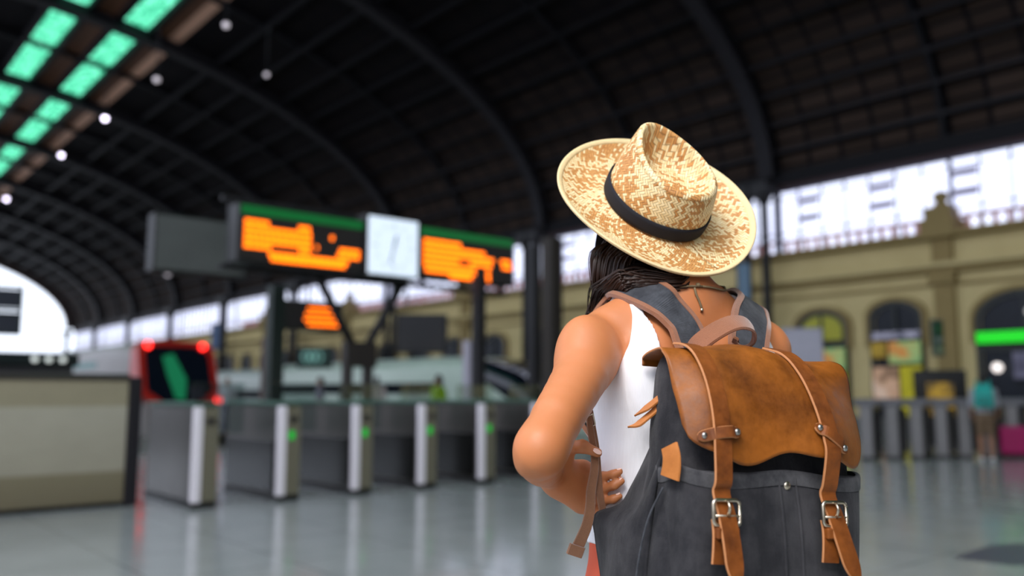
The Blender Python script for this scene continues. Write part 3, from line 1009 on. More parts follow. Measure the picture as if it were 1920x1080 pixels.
# lower leather straps of the left side, running past the hand, and the free tail
def strap_px(pts, nrm, w, name, mat, w_fn=None, th=.003, n=44):
    lp = [pmi @ P(*p) for p in pts]; ln = [pmi.to_3x3() @ Vector(v) for v in nrm]
    return ribbon(lp, ln, w, th, n, None, 0, None, w_fn=w_fn).build(name, mat, pack)
a = strap_px([(1105, 770, 1.372), (1110, 800, 1.366), (1116, 835, 1.358), (1119, 862, 1.354), (1121, 890, 1.352), (1124, 925, 1.350), (1131, 966, 1.349), (1133, 985, 1.35)], [(.35, -.9, .1)] * 8, .0125, 'adjusting_strap', M['suede_dark'])
a['label'] = 'brown leather strap running down to the left corner'
a = strap_px([(1104, 772, 1.366), (1106, 800, 1.360), (1112, 838, 1.352), (1115, 862, 1.347), (1114, 885, 1.340), (1108, 920, 1.33), (1106, 955, 1.325), (1100, 985, 1.32), (1089, 1012, 1.32), (1079, 1034, 1.32)],
             [(.2, -.95, .1)] * 10, .017, 'strap_tail', M['suede_dark'], w_fn=lambda t: .0095 + .010 * t)
a['label'] = 'loose hanging strap end'
mb = MB()
mb_p = [pmi @ P(1083, 1022, 1.318), pmi @ P(1076, 1041, 1.318)]
ribbon(mb_p + [], [pmi.to_3x3() @ Vector((.2, -.95, .1))] * 2, .026, .005, 4, mb)
mb.build('stitched_end', M['suede_dark'], a)
mb = MB()   # small slide buckle high on the strap
fr = [pmi @ P(x, y, 1.362) for x, y in ((1098, 782), (1112, 776), (1116, 796), (1103, 803), (1098, 782))]
mb.tube(fr, .0016, 6)
mb.build('slide_buckle', M['brass'], pack)
# leather tab on the left side and the drawcord ends
from mathutils.bvhtree import BVHTree
def surf(objs):
    vs, fs = [], []
    for o in objs:
        k = len(vs); vs += [pm @ v.co for v in o.data.vertices]; fs += [tuple(i + k for i in p.vertices) for p in o.data.polygons]
    return BVHTree.FromPolygons(vs, fs)
SACK = surf([o for o in pack.children if o.name.split('.')[0] in ('main_sack', 'front_pocket', 'side_gusset')])
def hit(px, py, lift):
    """depth just in front of the pack's cloth at a pixel"""
    o = cam.location.copy(); d = (P(px, py, 1) - o).normalized()
    p, n, i, dist = SACK.ray_cast(o, d)
    if p is None: return 1.28
    return (p - o).length / (P(px, py, 1) - o).length - lift
td = min(hit(x, y, .007) for x in (1240, 1256, 1272) for y in (840, 866, 890))
tab = strap_px([(x, y, td + k) for x, y, k in ((1256, 836, .010), (1260, 856, .002), (1260, 876, .0), (1257, 896, .0))], [(-.8, -.6, .1)] * 4, .034, 'side_tab', M['leather_tab'], w_fn=lambda t: .030 + .004 * t)
tab['label'] = 'orange tan leather side tab'
for pts, w in ((((1262, 728, 1.275), (1243, 742, 1.27), (1215, 764, 1.262), (1190, 781, 1.258)), .011), (((1262, 742, 1.272), (1240, 760, 1.268), (1212, 784, 1.262), (1195, 797, 1.260), (1177, 802, 1.26)), .011)):
    t = strap_px(pts, [(-.3, -.7, .6)] * len(pts), w, 'drawcord_tie', M['leather_tab'], w_fn=(lambda t, w=w: w * (1 if t < .7 else max(.15, 1 - (t - .7) / .32))))
    t['label'] = 'leather tie end'

# ------------------------------------------------------------------ straw hat (local frame: z up the crown, y to the front)
hat = bpy.data.objects.new('straw_hat', None); link(hat)
tag(hat, 'woven tan and cream straw hat with black ribbon on the woman in the white top', 'hat')
hm = Matrix((HR, HF, HUP)).transposed().to_4x4(); hm.translation = HATC
hat.matrix_world = hm @ Matrix.Scale(.965, 4)
NS = 144
AX, AY = .089, .103
def crown_xy(ph, s):
    """outline of the crown at height fraction s; ph 0 = front"""
    pinch = 1 - .30 * s * ((1 + math.cos(ph)) / 2) ** 2
    fx = (1 - .15 * s) * pinch; fy = 1 - .08 * s
    return AX * fx * math.sin(ph), AY * fy * math.cos(ph) - .004 * s
def crown_h(ph): return .104 + .017 * math.cos(ph) + .003 * math.cos(2 * ph)
def grid_mesh(name, rows, uvs, mat, parent, close=True):
    me = bpy.data.meshes.new(name)
    n = len(rows[0]); vs = [p for r in rows for p in r]; fs = []; fu = []
    for i in range(len(rows) - 1):
        for j in range(n - 1):
            a = i * n + j
            fs.append((a, a + 1, a + 1 + n, a + n))
    me.from_pydata(vs, [], fs)
    ul = me.uv_layers.new(name='UVMap'); flat = [q for r in uvs for q in r]
    for p in me.polygons:
        p.use_smooth = True
        for li in p.loop_indices:
            ul.data[li].uv = flat[me.loops[li].vertex_index]
    me.materials.append(mat); me.update()
    o = bpy.data.objects.new(name, me); link(o, parent)
    return o
phs = [-PI + 2 * PI * j / NS for j in range(NS + 1)]
rows, uvs = [], []
for s in np.linspace(0, 1, 18):
    r, q = [], []
    for ph in phs:
        x, y = crown_xy(ph, s); h = crown_h(ph)
        bulge = .004 * math.sin(PI * s)
        r.append((x * (1 + bulge / .08), y * (1 + bulge / .08), h * s)); q.append((ph * .09, h * s))
    rows.append(r); uvs.append(q)
# rounded lip then the dent
for t in np.concatenate([[0.0], np.linspace(.02, .22, 9), np.linspace(.26, 1, 22)]):
    r, q = [], []
    for ph in phs:
        x, y = crown_xy(ph, 1); h = crown_h(ph)
        k = 1 - t
        cx, cy = 0, -.008
        lip = .006 * math.sin(min(1, t / .22) * PI) * (1 if t < .22 else 0)
        dent = max(0, (t - .10) / .90)
        fall = (1 - (1 - min(1, dent / .55)) ** 2.0)
        z = h + lip - fall * (.036 + .012 * math.cos(ph) + max(0, h - .103) * .5) 
        if t > .55: 
            f = (t - .55) / .45
            z = z * (1 - f) + .068 * f
        r.append((cx + (x - cx) * k, cy + (y - cy) * k, z)); q.append((x * k + .3, y * k))
    rows.append(r); uvs.append(q)
crown = grid_mesh('crown', rows, uvs, M['straw_crown'], hat)
def brim_pt(ph, t):
    """t 0 at the crown, 1 at the edge"""
    bx, by = AX * math.sin(ph), AY * math.cos(ph)
    ex, ey = .187 * math.sin(ph), .196 * math.cos(ph)
    x, y = bx + (ex - bx) * t, by + (ey - by) * t
    s2 = math.sin(ph) ** 2; c2 = math.cos(ph)
    z = -.006 * math.sin(PI * t) + .016 * t * t * s2 + .008 * t * t * (1 - s2) + .004 * t * math.sin(3 * ph + 1)
    if math.sin(ph) > 0: z += .012 * t ** 3 * s2
    return (x, y, z)
rows, uvs = [], []
for t in np.linspace(0, 1, 20):
    rows.append([brim_pt(ph, t) for ph in phs])
    uvs.append([(ph * (.09 + .10 * .62), .09 + .1 * t) for ph in phs])
brim = grid_mesh('brim', rows, uvs, M['straw_brim'], hat)
for o, th in ((crown, .0022), (brim, .0022)):
    md = o.modifiers.new('shell', 'SOLIDIFY'); md.thickness = th; md.offset = 0
# bound edge: a folded strip of straw, with a seam on its inside
rows, uvs = [], []
for t, dz in ((.895, .0008), (.90, .0024), (.93, .0030), (.97, .0030), (1.0, .0022), (1.012, 0), (1.0, -.0036), (.95, -.0046), (.895, -.0034)):
    r = []
    for ph in phs:
        p = brim_pt(ph, t); r.append((p[0], p[1], p[2] + dz))
    rows.append(r); uvs.append([(ph * .19, t * .1) for ph in phs])
grid_mesh('brim_binding', rows, uvs, M['straw_edge'], hat)
# ribbon
rows, uvs = [], []
for s, g in ((.02, .0005), (.03, .0026), (.10, .0030), (.20, .0030), (.255, .0028), (.265, .0006)):
    r = []
    for ph in phs:
        hh = .118
        x, y = crown_xy(ph, s * hh / crown_h(ph))
        l = math.hypot(x, y); k = 1 + (g + .0022 + .0045 * math.sin(PI * min(.5, s * 1.3))) / l
        r.append((x * k, y * k, s * hh + .001 * math.sin(2 * ph)))
    rows.append(r); uvs.append([(ph * .09, s * .12) for ph in phs])
rb = grid_mesh('ribbon_band', rows, uvs, M['ribbon'], hat)
rb['label'] = 'black ribbon band'
mb = MB()   # the flat joint of the ribbon at the back
x, y = 0, -(AY + .0042)
mb.box(-.003, .004, y + .0002, y + .002, .003, .0300)
mb.build('ribbon_joint', M['ribbon'], rb)

# ------------------------------------------------------------------ the station hall
U0, HW, ZS, RISE = 2.5, 22.5, 8.3, 9.6           # vault centre, half span, springing height, rise
V0, V1 = -24.0, 105.0
def vault(a, r=0.0):
    """cross section: a 0 = right springing, PI = left; r = how far inside"""
    return U0 + (HW - r) * math.cos(a), ZS + (RISE - r) * math.sin(a)
def struct(o): o['kind'] = 'structure'; return o
def sbox(mb, u0, u1, v0, v1, z0, z1, mi=0, bev=0):
    return mb.box(u0, u1, v0, v1, z0, z1, mi, bev, fn=lambda c: S(c.x, c.y, c.z))

# floor: polished grey terrazzo
def m_floor():
    t = NT('polished_floor')
    o = t.obj()
    br = t.n('ShaderNodeTexBrick')
    br.offset = 0; br.inputs['Scale'].default_value = 1; br.inputs['Brick Width'].default_value = 1.0; br.inputs['Row Height'].default_value = 1.0
    br.inputs['Mortar Size'].default_value = .004
    mp = t.n('ShaderNodeMapping'); t.l(o, mp.inputs[0]); mp.inputs['Rotation'].default_value = (0, 0, -AZ)
    t.l(mp.outputs[0], br.inputs[0])
    n = t.noise(1.2, 4, .6, o)
    c = t.mix(n, rgb(142, 147, 144), rgb(168, 172, 168))
    c = t.mix(br.outputs['Fac'], c, rgb(70, 74, 74))
    rr = t.ramp(t.noise(2.2, 3, .6, o), [(.3, .10), (.7, .2)])
    return t.bsdf(c, rr, 0, spec=.55)
M['floor'] = m_floor()
M['blue_patch'] = simple('dark_blue_floor_patch', rgb(44, 52, 70), .3)
mb = MB(); sbox(mb, -32, 34, -26, 18, -.3, 0)
struct(mb.build('floor', M['floor']))
M['platform'] = simple('platform_paving', rgb(95, 94, 90), .6)
M['ballast'] = simple('track_bed', rgb(52, 46, 42), .9)
mb = MB(); sbox(mb, -32, 34, 18, 112, -1.3, -1.15); struct(mb.build('floor', M['ballast']))
for a, b in ((-32, 8.0), (11.7, 18.7), (22.5, 26)):
    mb = MB(); sbox(mb, a, b, 18, 110, -1.2, 0); struct(mb.build('floor', M['platform']))
for pts in (((1785, 1046), (1860, 1022), (1990, 1015), (1990, 1055), (1900, 1060)),):  # flat dark blue patch laid over the floor
    mb = MB()
    q = []
    for x, y in pts:
        d = P(x, y, 1) - cam.location; k = -CAMZ / d.z
        p = cam.location + d * k; q.append(Vector((p.x, p.y, .003)))
    mb.add(q, [tuple(range(len(q)))])
    struct(mb.build('floor', M['blue_patch']))

# vault
def m_roof():
    t = NT('dark_roof_boards')
    o = t.uv()
    br = t.n('ShaderNodeTexBrick'); br.offset = 0
    br.inputs['Scale'].default_value = 1; br.inputs['Brick Width'].default_value = 1.1; br.inputs['Row Height'].default_value = .75
    br.inputs['Mortar Size'].default_value = .09; br.inputs['Mortar Smooth'].default_value = .4
    br.inputs['Color1'].default_value = col4((.030, .0205, .015)); br.inputs['Color2'].default_value = col4((.050, .034, .026)); br.inputs['Mortar'].default_value = col4((.006, .005, .006))
    t.l(o, br.inputs[0])
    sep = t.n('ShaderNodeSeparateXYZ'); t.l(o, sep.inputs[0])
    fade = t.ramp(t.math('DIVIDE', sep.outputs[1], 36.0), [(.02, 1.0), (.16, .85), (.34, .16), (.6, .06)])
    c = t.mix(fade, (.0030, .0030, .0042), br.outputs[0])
    return t.bsdf(c, .9, spec=.1)
M['roof'] = m_roof()
M['rib'] = simple('iron_rib', (.015, .014, .017), .7, spec=.25)
M['rib_dark'] = simple('iron_purlin', (.006, .006, .008), .7, spec=.2)
def m_green():
    t = NT('green_skylight_glass')
    o = t.uv()
    n = t.noise(1.6, 3, .6, t.scale(o, (1, 3, 1)))
    n2 = t.noise(9, 2, .6, t.scale(o, (.35, 3, 1)))
    f = t.ramp(t.math('ADD', t.math('MULTIPLY', n, .6), t.math('MULTIPLY', n2, .4)), [(.34, (.01, .16, .07)), (.46, (.05, .46, .22)), (.58, (.22, .90, .50))])
    b = t.n('ShaderNodeBsdfTransparent'); t.l(f, b.inputs[0])
    t.l(b.outputs[0], t.out.inputs[0])
    return t.m
M['green_glass'] = m_green()
M['brown_board'] = simple('brown_roof_lining', rgb(110, 72, 48), .8)
M['brown_skylit'] = simple('skylit_brown_lining', rgb(220, 172, 144), .8, var=.3)  # lining paled to paint in the light of the skylight

def m_pane():
    t = NT('clerestory_glass')
    n = t.noise(.7, 2, .5, t.obj())
    c = t.mix(n, (.86, .84, .93), (1, 1, 1))
    b = t.n('ShaderNodeBsdfTransparent'); t.l(c, b.inputs[0]); t.l(b.outputs[0], t.out.inputs[0])
    return t.m
M['pane'] = m_pane()
def arc_of(px, py):
    """angle on the vault of the point seen at a pixel"""
    d = P(px, py, 1) - cam.location
    du, dv = to_uv(d); dz = d.z
    # (k du - U0)^2/HW^2 + (CAMZ + k dz - ZS)^2/RISE^2 = 1
    A = (du / HW) ** 2 + (dz / RISE) ** 2
    Bq = -2 * U0 * du / HW ** 2 + 2 * (CAMZ - ZS) * dz / RISE ** 2
    Cq = (U0 / HW) ** 2 + ((CAMZ - ZS) / RISE) ** 2 - 1
    k = (-Bq + math.sqrt(max(0, Bq * Bq - 4 * A * Cq))) / (2 * A)
    return math.atan2((CAMZ + k * dz - ZS) / RISE, (k * du - U0) / HW)
A_ = [arc_of(x, 4) for x in (425, 345, 340, 250, 178, 92)]   # brown edge .. second green strip
a_brown, a_pale, a_g1, a_g2, a_g3, a_g4 = A_
def strip(a0, a1, n, r=0.0, v0=V0, v1=V1, nv=40):
    rows, uvs = [], []
    for i in range(n + 1):
        a = a0 + (a1 - a0) * i / n
        u, z = vault(a, r)
        rows.append([S(u, v0 + (v1 - v0) * j / nv, z) for j in range(nv + 1)])
        uvs.append([(v0 + (v1 - v0) * j / nv, a * HW * .8) for j in range(nv + 1)])
    return rows, uvs
def roof_part(name, a0, a1, n, mat, r=0.0):
    rows, uvs = strip(a0, a1, n, r)
    o = grid_mesh(name, rows, uvs, mat, None)
    return struct(o)
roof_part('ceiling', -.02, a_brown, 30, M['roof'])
a_mid = a_brown + (a_pale - a_brown) * .42
roof_part('ceiling', a_brown, a_mid, 3, M['brown_skylit'])
roof_part('ceiling', a_mid, a_g1, 3, M['brown_board'])
roof_part('window_skylight', a_g1, a_g2, 3, M['green_glass'])
roof_part('ceiling', a_g2, a_g3, 3, M['brown_board'])
roof_part('window_skylight', a_g3, a_g4, 3, M['green_glass'])
a_open = arc_of(-160, -120)
roof_part('ceiling', a_g4, a_open, 6, M['roof'])          # beyond it the unseen left half is opened as glass to let daylight in
roof_part('window_skylight', a_open, PI, 16, M['pane'])
# ribs and purlins
RIBV = [15.6 + 11.2 * k for k in range(-2, 9)]
def arch(mb, v, r0, r1, wd, a0=0.0, a1=PI, n=56, mi=0):
    rings = []
    for i in range(n + 1):
        a = a0 + (a1 - a0) * i / n
        ring = []
        for r, dv in ((r0, -wd / 2), (r1, -wd / 2), (r1, wd / 2), (r0, wd / 2)):
            u, z = vault(a, r); ring.append(S(u, v + dv, z))
        rings.append(ring)
    mb.loft(rings, mi, smooth=False)
for v in RIBV:
    mb = MB(); arch(mb, v, .02, .55, .30); arch(mb, v, .50, .60, .55)
    struct(mb.build('beam_rib', M['rib']))
# thin secondary ribs crossing the skylights
for i in range(len(RIBV) - 1):
    v = (RIBV[i] + RIBV[i + 1]) / 2
    mb = MB(); arch(mb, v, .02, .28, .16, 0, PI)
    struct(mb.build('beam_rib', M['rib_dark']))
for k in range(1, 12):
    a = a_brown * k / 12
    mb = MB()
    rings = []
    for v in np.linspace(V0, V1, 40):
        ring = []
        for da, r in ((-.006, .02), (-.006, .30), (.006, .30), (.006, .02)):
            u, z = vault(a + da, r); ring.append(S(u, v, z))
        rings.append(ring)
    mb.loft(rings, smooth=False)
    struct(mb.build('beam_purlin', M['rib_dark'] if k > 4 else M['rib']))
for a in (a_g1, a_g2, a_g3, a_g4):
    mb = MB(); u, z = vault(a, .12)
    sbox(mb, u - .12, u + .12, V0, V1, z - .15, z + .15)
    struct(mb.build('beam_purlin', M['rib_dark']))
# springing girder above the glazing
M['girder'] = simple('rusty_girder', rgb(58, 38, 40), .8)
mb = MB(); sbox(mb, 24.7, 25.5, V0, V1, 8.05, 8.5); struct(mb.build('beam_eaves', M['rib_dark']))
mb = MB(); sbox(mb, 24.75, 24.95, V0, V1, 7.92, 8.05); struct(mb.build('beam_eaves', M['girder']))
# far end: lattice fringe hanging below the last arch, open to the sky
mb = MB(); arch(mb, V1, -.2, 1.0, .5); struct(mb.build('beam_rib', simple('end_arch', rgb(72, 60, 58), .7)))
# left side wall of the hall, dark
M['dark_wall'] = simple('dark_grey_wall', rgb(60, 58, 55), .9)
mb = MB(); sbox(mb, -20.6, -20, V0, V1, 0, 4.5); struct(mb.build('wall_left', M['dark_wall']))

mb = MB(); sbox(mb, -20, 25, -24.6, -24, 0, 18.5); struct(mb.build('wall_back_blocker', M['dark_wall']))  # unseen dark wall added behind the camera to cut frontal light
# ---- right wall: ochre station building
def m_ochre():
    t = NT('ochre_render')
    o = t.obj()
    n = t.noise(.9, 5, .6, o)
    c = t.mix(n, rgb(192, 174, 122), rgb(220, 202, 150))
    return t.bsdf(c, .9, spec=.2)
M['ochre'] = m_ochre()
M['ochre_dark'] = simple('ochre_moulding', rgb(150, 130, 84), .9)
M['stone_top'] = simple('pink_glare_stone', rgb(226, 178, 168), .9)
UW = 25.0
mb = MB(); sbox(mb, UW, UW + .6, V0, V1, 0, 5.75); struct(mb.build('wall_right', M['ochre']))
def trim(name, z0, z1, du, mat, v0=V0, v1=V1):
    mb = MB(); sbox(mb, UW - du, UW + .05, v0, v1, z0, z1); struct(mb.build(name, mat))
trim('trim_1', 4.62, 4.78, .22, M['ochre_dark'])
trim('trim_2', 4.78, 4.90, .36, M['ochre'])
trim('trim_3', 5.62, 5.78, .40, M['ochre_dark'])
trim('trim_4', 4.25, 4.33, .10, M['ochre_dark'])
trim('baseboard_right', 0, .5, .08, simple('stone_plinth', rgb(92, 92, 88), .7))
# balustrade, backlit glare put into its pale pink colour
mb = MB(); sbox(mb, UW + .25, UW + .5, V0, V1, 5.78, 5.84); sbox(mb, UW + .25, UW + .5, V0, V1, 6.22, 6.28)
for v in np.arange(5, 60, .36): mb_ = sbox(mb, UW + .3, UW + .45, v, v + .09, 5.84, 6.22)
struct(mb.build('trim_5', M['stone_top']))
# pilasters with finials
def pilaster(v, big):
    mb = MB()
    w = .55 if big else .4
    sbox(mb, UW - .16, UW + .1, v - w / 2, v + w / 2, .5, 5.7)
    sbox(mb, UW - .3, UW + .1, v - w * .65, v + w * .65, 4.3, 4.6)
    if big:
        sbox(mb, UW - .42, UW + .5, v - .46, v + .46, 5.6, 6.15)
        sbox(mb, UW - .30, UW + .4, v - .34, v + .34, 6.15, 6.5, 0)
        rings = []
        for z, r in ((6.5, .28), (6.58, .24), (6.66, .14), (6.72, .16), (6.80, .22), (6.88, .22), (6.95, .15), (7.0, .06)):
            rings.append([S(UW + .05 + r * math.cos(2 * PI * k / 14), v + r * math.sin(2 * PI * k / 14), z) for k in range(14)])
        mb.loft(rings)
    struct(mb.build('trim_6', M['ochre_dark'] if big else M['ochre']))
for v, b in ((10.3, True), (21.5, True), (32.7, True), (43.9, True), (55.1, True)): pilaster(v, b)
# arched doors and windows of the ground floor
M['door_frame'] = simple('dark_green_frame', rgb(30, 36, 34), .5)
M['door_glass'] = simple('dark_glass', rgb(26, 31, 40), .35, var=.5, sc=2, spec=.25)
def arch_ring(v0, v1, zb, zt, n=16):
    """outline in (v, z): jambs and a segment head"""
    w = (v1 - v0) / 2; vc = (v0 + v1) / 2; rise = min(w * .62, .9)
    pts = [(v0, zb), (v0, zt - rise)]
    for i in range(1, n):
        a = PI - PI * i / n
        pts.append((vc + w * math.cos(a), zt - rise + rise * math.sin(a)))
    pts += [(v1, zt - rise), (v1, zb)]
    return pts
def plate(mb, pts, u, du, mi=0):
    a = [S(u, v, z) for v, z in pts]; b = [S(u - du, v, z) for v, z in pts]
    n = len(pts)
    mb.add(a + b, [tuple(reversed(range(n))), tuple(range(n, 2 * n))] + [(i, (i + 1) % n, (i + 1) % n + n, i + n) for i in range(n)], mi)
def door_unit(name, v0, v1, zt, glassm, bars=True):
    root = bpy.data.objects.new(name, None); link(root); struct(root)
    mb = MB()
    o = arch_ring(v0, v1, 0, zt); i = arch_ring(v0 + .16, v1 - .16, .0, zt - .16)
    n = len(o)
    a = [S(UW - .12, v, z) for v, z in o]; b = [S(UW - .12, v, z) for v, z in i]
    a2 = [S(UW + .02, v, z) for v, z in o]
    mb.add(a + b + a2, [(k, k + 1, k + 1 + n, k + n) for k in range(n - 1)] + [(k, k + 2 * n, k + 1 + 2 * n, k + 1) for k in range(n - 1)])
    vc = (v0 + v1) / 2
    if bars:
        sbox(mb, UW - .14, UW - .05, vc - .05, vc + .05, 0, zt - .1)
        sbox(mb, UW - .14, UW - .05, v0 + .1, v1 - .1, 2.35, 2.55)
    mb.build('door_frame', M['door_frame'], root)
    mb = MB(); plate(mb, i, UW - .01, .04)
    mb.build('pane', glassm, root)
    # moulded hood above
    mb = MB()
    o = arch_ring(v0 - .12, v1 + .12, 2.6, zt + .14); i = arch_ring(v0, v1, 2.6, zt)
    a = [S(UW - .16, v, z) for v, z in o]; b = [S(UW - .16, v, z) for v, z in i]; a2 = [S(UW + .02, v, z) for v, z in o]
    mb.add(a + b + a2, [(k, k + 1, k + 1 + n, k + n) for k in range(n - 1)] + [(k, k + 2 * n, k + 1 + 2 * n, k + 1) for k in range(n - 1)])
    mb.build('hood_mould', M['ochre_dark'], root)
    return root
M['yellow_glass'] = simple('yellow_lit_glass', rgb(150, 146, 16), .3, var=.1)
DOORS = [(13.25, 15.0, 3.75), (10.95, 12.55, 3.92), (7.1, 9.55, 3.95)]
door_unit('door_1', 13.25, 14.95, 3.80, M['door_glass'])
door_unit('door_2', 10.95, 12.55, 3.92, M['door_glass'])
door_unit('door_3', 7.0, 9.55, 3.98, M['door_glass'])
for k in range(20):
    v = 17.4 + k * 3.05
    door_unit('window_%d' % (k + 1), v, v + 1.7, 3.9, M['door_glass'])
# clerestory glazing: mullions, rails, panes, tilted vents
M['mullion'] = simple('grey_mullion', rgb(120, 122, 146), .6)
M['vent'] = simple('vent_flap', rgb(196, 190, 206), .6)
for b_ in range(len(RIBV)):
    v0 = RIBV[b_]; v1 = v0 + 11.2
    if v0 > 104: continue
    root = bpy.data.objects.new('window_%d' % (30 + b_), None); link(root); struct(root)
    mb = MB()
    for k in range(0, 15):
        v = v0 + 11.2 * k / 14
        w = .26 if k % 14 == 0 else (.11 if k % 7 == 0 else (.04 if k % 2 else .025))
        sbox(mb, UW + .02, UW + .08, v - w / 2, v + w / 2, 5.75, 8.06)
    sbox(mb, UW + .02, UW + .08, v0, v1, 7.86, 8.06)
    for z in (6.45, 7.65): sbox(mb, UW + .02, UW + .08, v0, v1, z - .018, z + .018)
    mb.build('mullions', M['mullion'], root)
    mb = MB(); sbox(mb, UW + .1, UW + .11, v0, v1, 5.76, 8.06)
    mb.build('pane', M['pane'], root)
    for k in (3, 6, 9, 12) if b_ in (1, 2, 3) else ():
        for z in (6.72, 7.28):
            v = v0 + 11.2 * k / 14
            mb = MB(); mb.box(0, .75, 0, .03, 0, .25, fn=lambda c, v=v, z=z: S(UW - .02 - (.25 - c.z) * .75, v + c.x, z + c.z))
            mb.build('vent_flap', M['vent'], root)
# paired iron columns along the right side
M['iron'] = simple('black_iron', rgb(24, 23, 26), .6)
for v in RIBV:
    for dv in (-.36, .36):
        root = bpy.data.objects.new('pillar', None); link(root); struct(root)
        root.location = S(24.25, v + .35 + dv, 0); root.rotation_euler = (0, 0, AZ)
        mb = MB(); mb.cyl((0, 0), .24, 0, 1.1, 12, r2=.22); mb.cyl((0, 0), .3, 0, .35, 12); mb.build('column_base', M['iron'], root)
        mb = MB(); mb.cyl((0, 0), .15, 1.1, 7.6, 12, r2=.13); mb.build('shaft', M['iron'], root)
        mb = MB(); mb.cyl((0, 0), .14, 7.4, 7.7, 12, r2=.30); mb.box(-.32, .32, -.32, .32, 7.7, 8.1); mb.build('capital', M['iron'], root)

# ---- hanging lamps under the skylight edge
M['bulb'] = glow('lamp_glow', (.86, .78, 1.0), 6.5)
M['bulb_dim'] = glow('lamp_glow_dim', (.8, .72, .78), .55)
def lamp(px, py, d, strength, label, size=.10, sq=1.0):
    p = P(px, py, d)
    t = thing('hanging_lamp', label, 'lamp', p, AZ, 'hall lamps')
    mb = MB(); mb.ball((0, 0, 0), size, n=8, sq=(1, 1, 1)); mb.build('bulb', strength, t)
    mb = MB(); mb.cyl((0, 0), size * 1.15, size * .55, size * 1.3, 12, r2=size * .5); mb.tube([(0, 0, size * 1.2), (0, 0, 1.2)], .012, 6); mb.build('shade', M['rib'], t)
for x, y, d, m, s, lab in ((197, 222, 24, M['bulb'], 0.070, 'round pinkish hall lamp under the green skylight, second from the floor end'), (115, 291, 31, M['bulb'], 0.075, 'round white hall lamp below the brown roof strip, third along it'),
                     (12, 373, 43, M['bulb'], 0.100, 'bright violet-white hall lamp at the left edge under the roof strip'), (424, 47, 15.5, M['bulb_dim'], 0.060, 'dim grey hall lamp at the upper end of the brown roof strip'),
                     (294, 149, 19, M['bulb_dim'], 0.070, 'dim grey hall lamp between the upper lamps on the brown roof strip'), (500, 140, 20, M['bulb_dim'], 0.055, 'dim pink lamp alone on the dark roof'),
                     (315, 513, 30, M['bulb_dim'], 0.100, 'dim lamp below the blank grey display board')):
    lamp(x, y, d, m, lab, s)

# ---- turnstiles
M['steel'] = simple('brushed_steel', rgb(150, 148, 146), .28, .85, var=.12, sc=3)
M['steel_side'] = simple('steel_side', rgb(96, 92, 88), .3, .75, var=.25, sc=2)
M['dark_panel'] = simple('black_glass_panel', rgb(18, 18, 17), .2, var=.3)
M['beige_end'] = simple('beige_end_panel', rgb(112, 108, 90), .45, var=.08)
M['bright_edge'] = simple('bright_edge_strip', rgb(236, 230, 236), .4, 0, var=.05)
M['plinth'] = simple('black_plinth', rgb(14, 14, 14), .5)
M['green_led'] = glow('green_arrow', rgb(20, 160, 50), .75)
M['green_top'] = simple('green_glass_top', rgb(70, 104, 90), .45, var=.15, spec=.3)
def m_clear():
    t = NT('gate_glass')
    n = t.noise(2, 2, .5, t.obj())
    tr = t.n('ShaderNodeBsdfTransparent'); tr.inputs[0].default_value = (.82, .88, .87, 1)
    gl = t.n('ShaderNodeBsdfGlossy'); gl.inputs['Roughness'].default_value = .1; gl.inputs[0].default_value = (.8, .85, .85, 1)
    mx = t.n('ShaderNodeMixShader'); t.l(t.math('MULTIPLY', n, .4), mx.inputs[0]); t.l(tr.outputs[0], mx.inputs[1]); t.l(gl.outputs[0], mx.inputs[2])
    t.l(mx.outputs[0], t.out.inputs[0])
    return t.m
M['gate_glass'] = m_clear()
def make_turnstile(label, led=True):
    t = thing('turnstile', label, 'turnstile', group='ticket gates in the row')
    H, W, Ln = 1.10, .26, 1.55
    mb = MB(); mb.box(.02, W, .03, Ln, .06, H, 0, .02); mb.build('cabinet', M['steel_side'], t)
    mb = MB(); mb.box(.10, W + .012, -.012, .05, .07, H - .02, 0, .008); mb.build('end_panel', M['beige_end'], t)
    mb = MB(); mb.box(-.005, .098, -.02, .06, .06, H - .01, 0, .018); mb.build('edge_strip', M['bright_edge'], t)
    mb = MB(); mb.box(-.004, .03, .14, Ln - .03, .10, .68, 0, .006)
    if led: mb.build('dark_side_panel', M['dark_panel'], t)
    mb = MB(); mb.box(-.01, W + .01, .0, Ln + .01, H, H + .035, 0, .01); mb.build('glass_top', M['green_top'], t)
    mb = MB(); mb.box(0, W, -.01, Ln, 0, .07); mb.build('plinth', M['plinth'], t)
    mb = MB(); mb.box(.125, W - .03, -.022, -.008, .89, .97, 0, .004); mb.build('card_reader', M['steel_side'], t)
    if led:
        mb = MB(); mb.box(.125, .19, -.024, -.008, .70, .80, 0, .004); b = mb.build('arrow_light', M['green_led'], t); b['label'] = 'lit green arrow'
    mb = MB(); mb.box(W, W + .66, Ln * .55, Ln * .55 + .02, .75, 1.36, 0, .006); mb.build('glass_flap', M['gate_glass'], t)
    return t
VR = 9.35
first = make_turnstile('steel ticket gate nearest the stone partition, below the red train', False)
plain = first
lit = make_turnstile('steel ticket gate with a green arrow, second from the stone partition')
first.location = S(3.46, VR, 0); first.rotation_euler = (0, 0, AZ)
labs = ['steel ticket gate with a green arrow, second from the stone partition', 'steel ticket gate with a green arrow, third from the stone partition',
        'steel ticket gate with a green arrow, fourth from the stone partition', 'steel ticket gate with a faint green arrow, last before the woman\'s elbow', 'steel ticket gate mostly hidden behind the woman\'s arm']
for u, lab in zip((4.44, 5.42, 6.40, 7.40, 8.40), labs):
    o = lit if lab is labs[0] else copy_tree(lit)
    o['label'] = lab; o.location = S(u, VR, 0); o.rotation_euler = (0, 0, AZ)
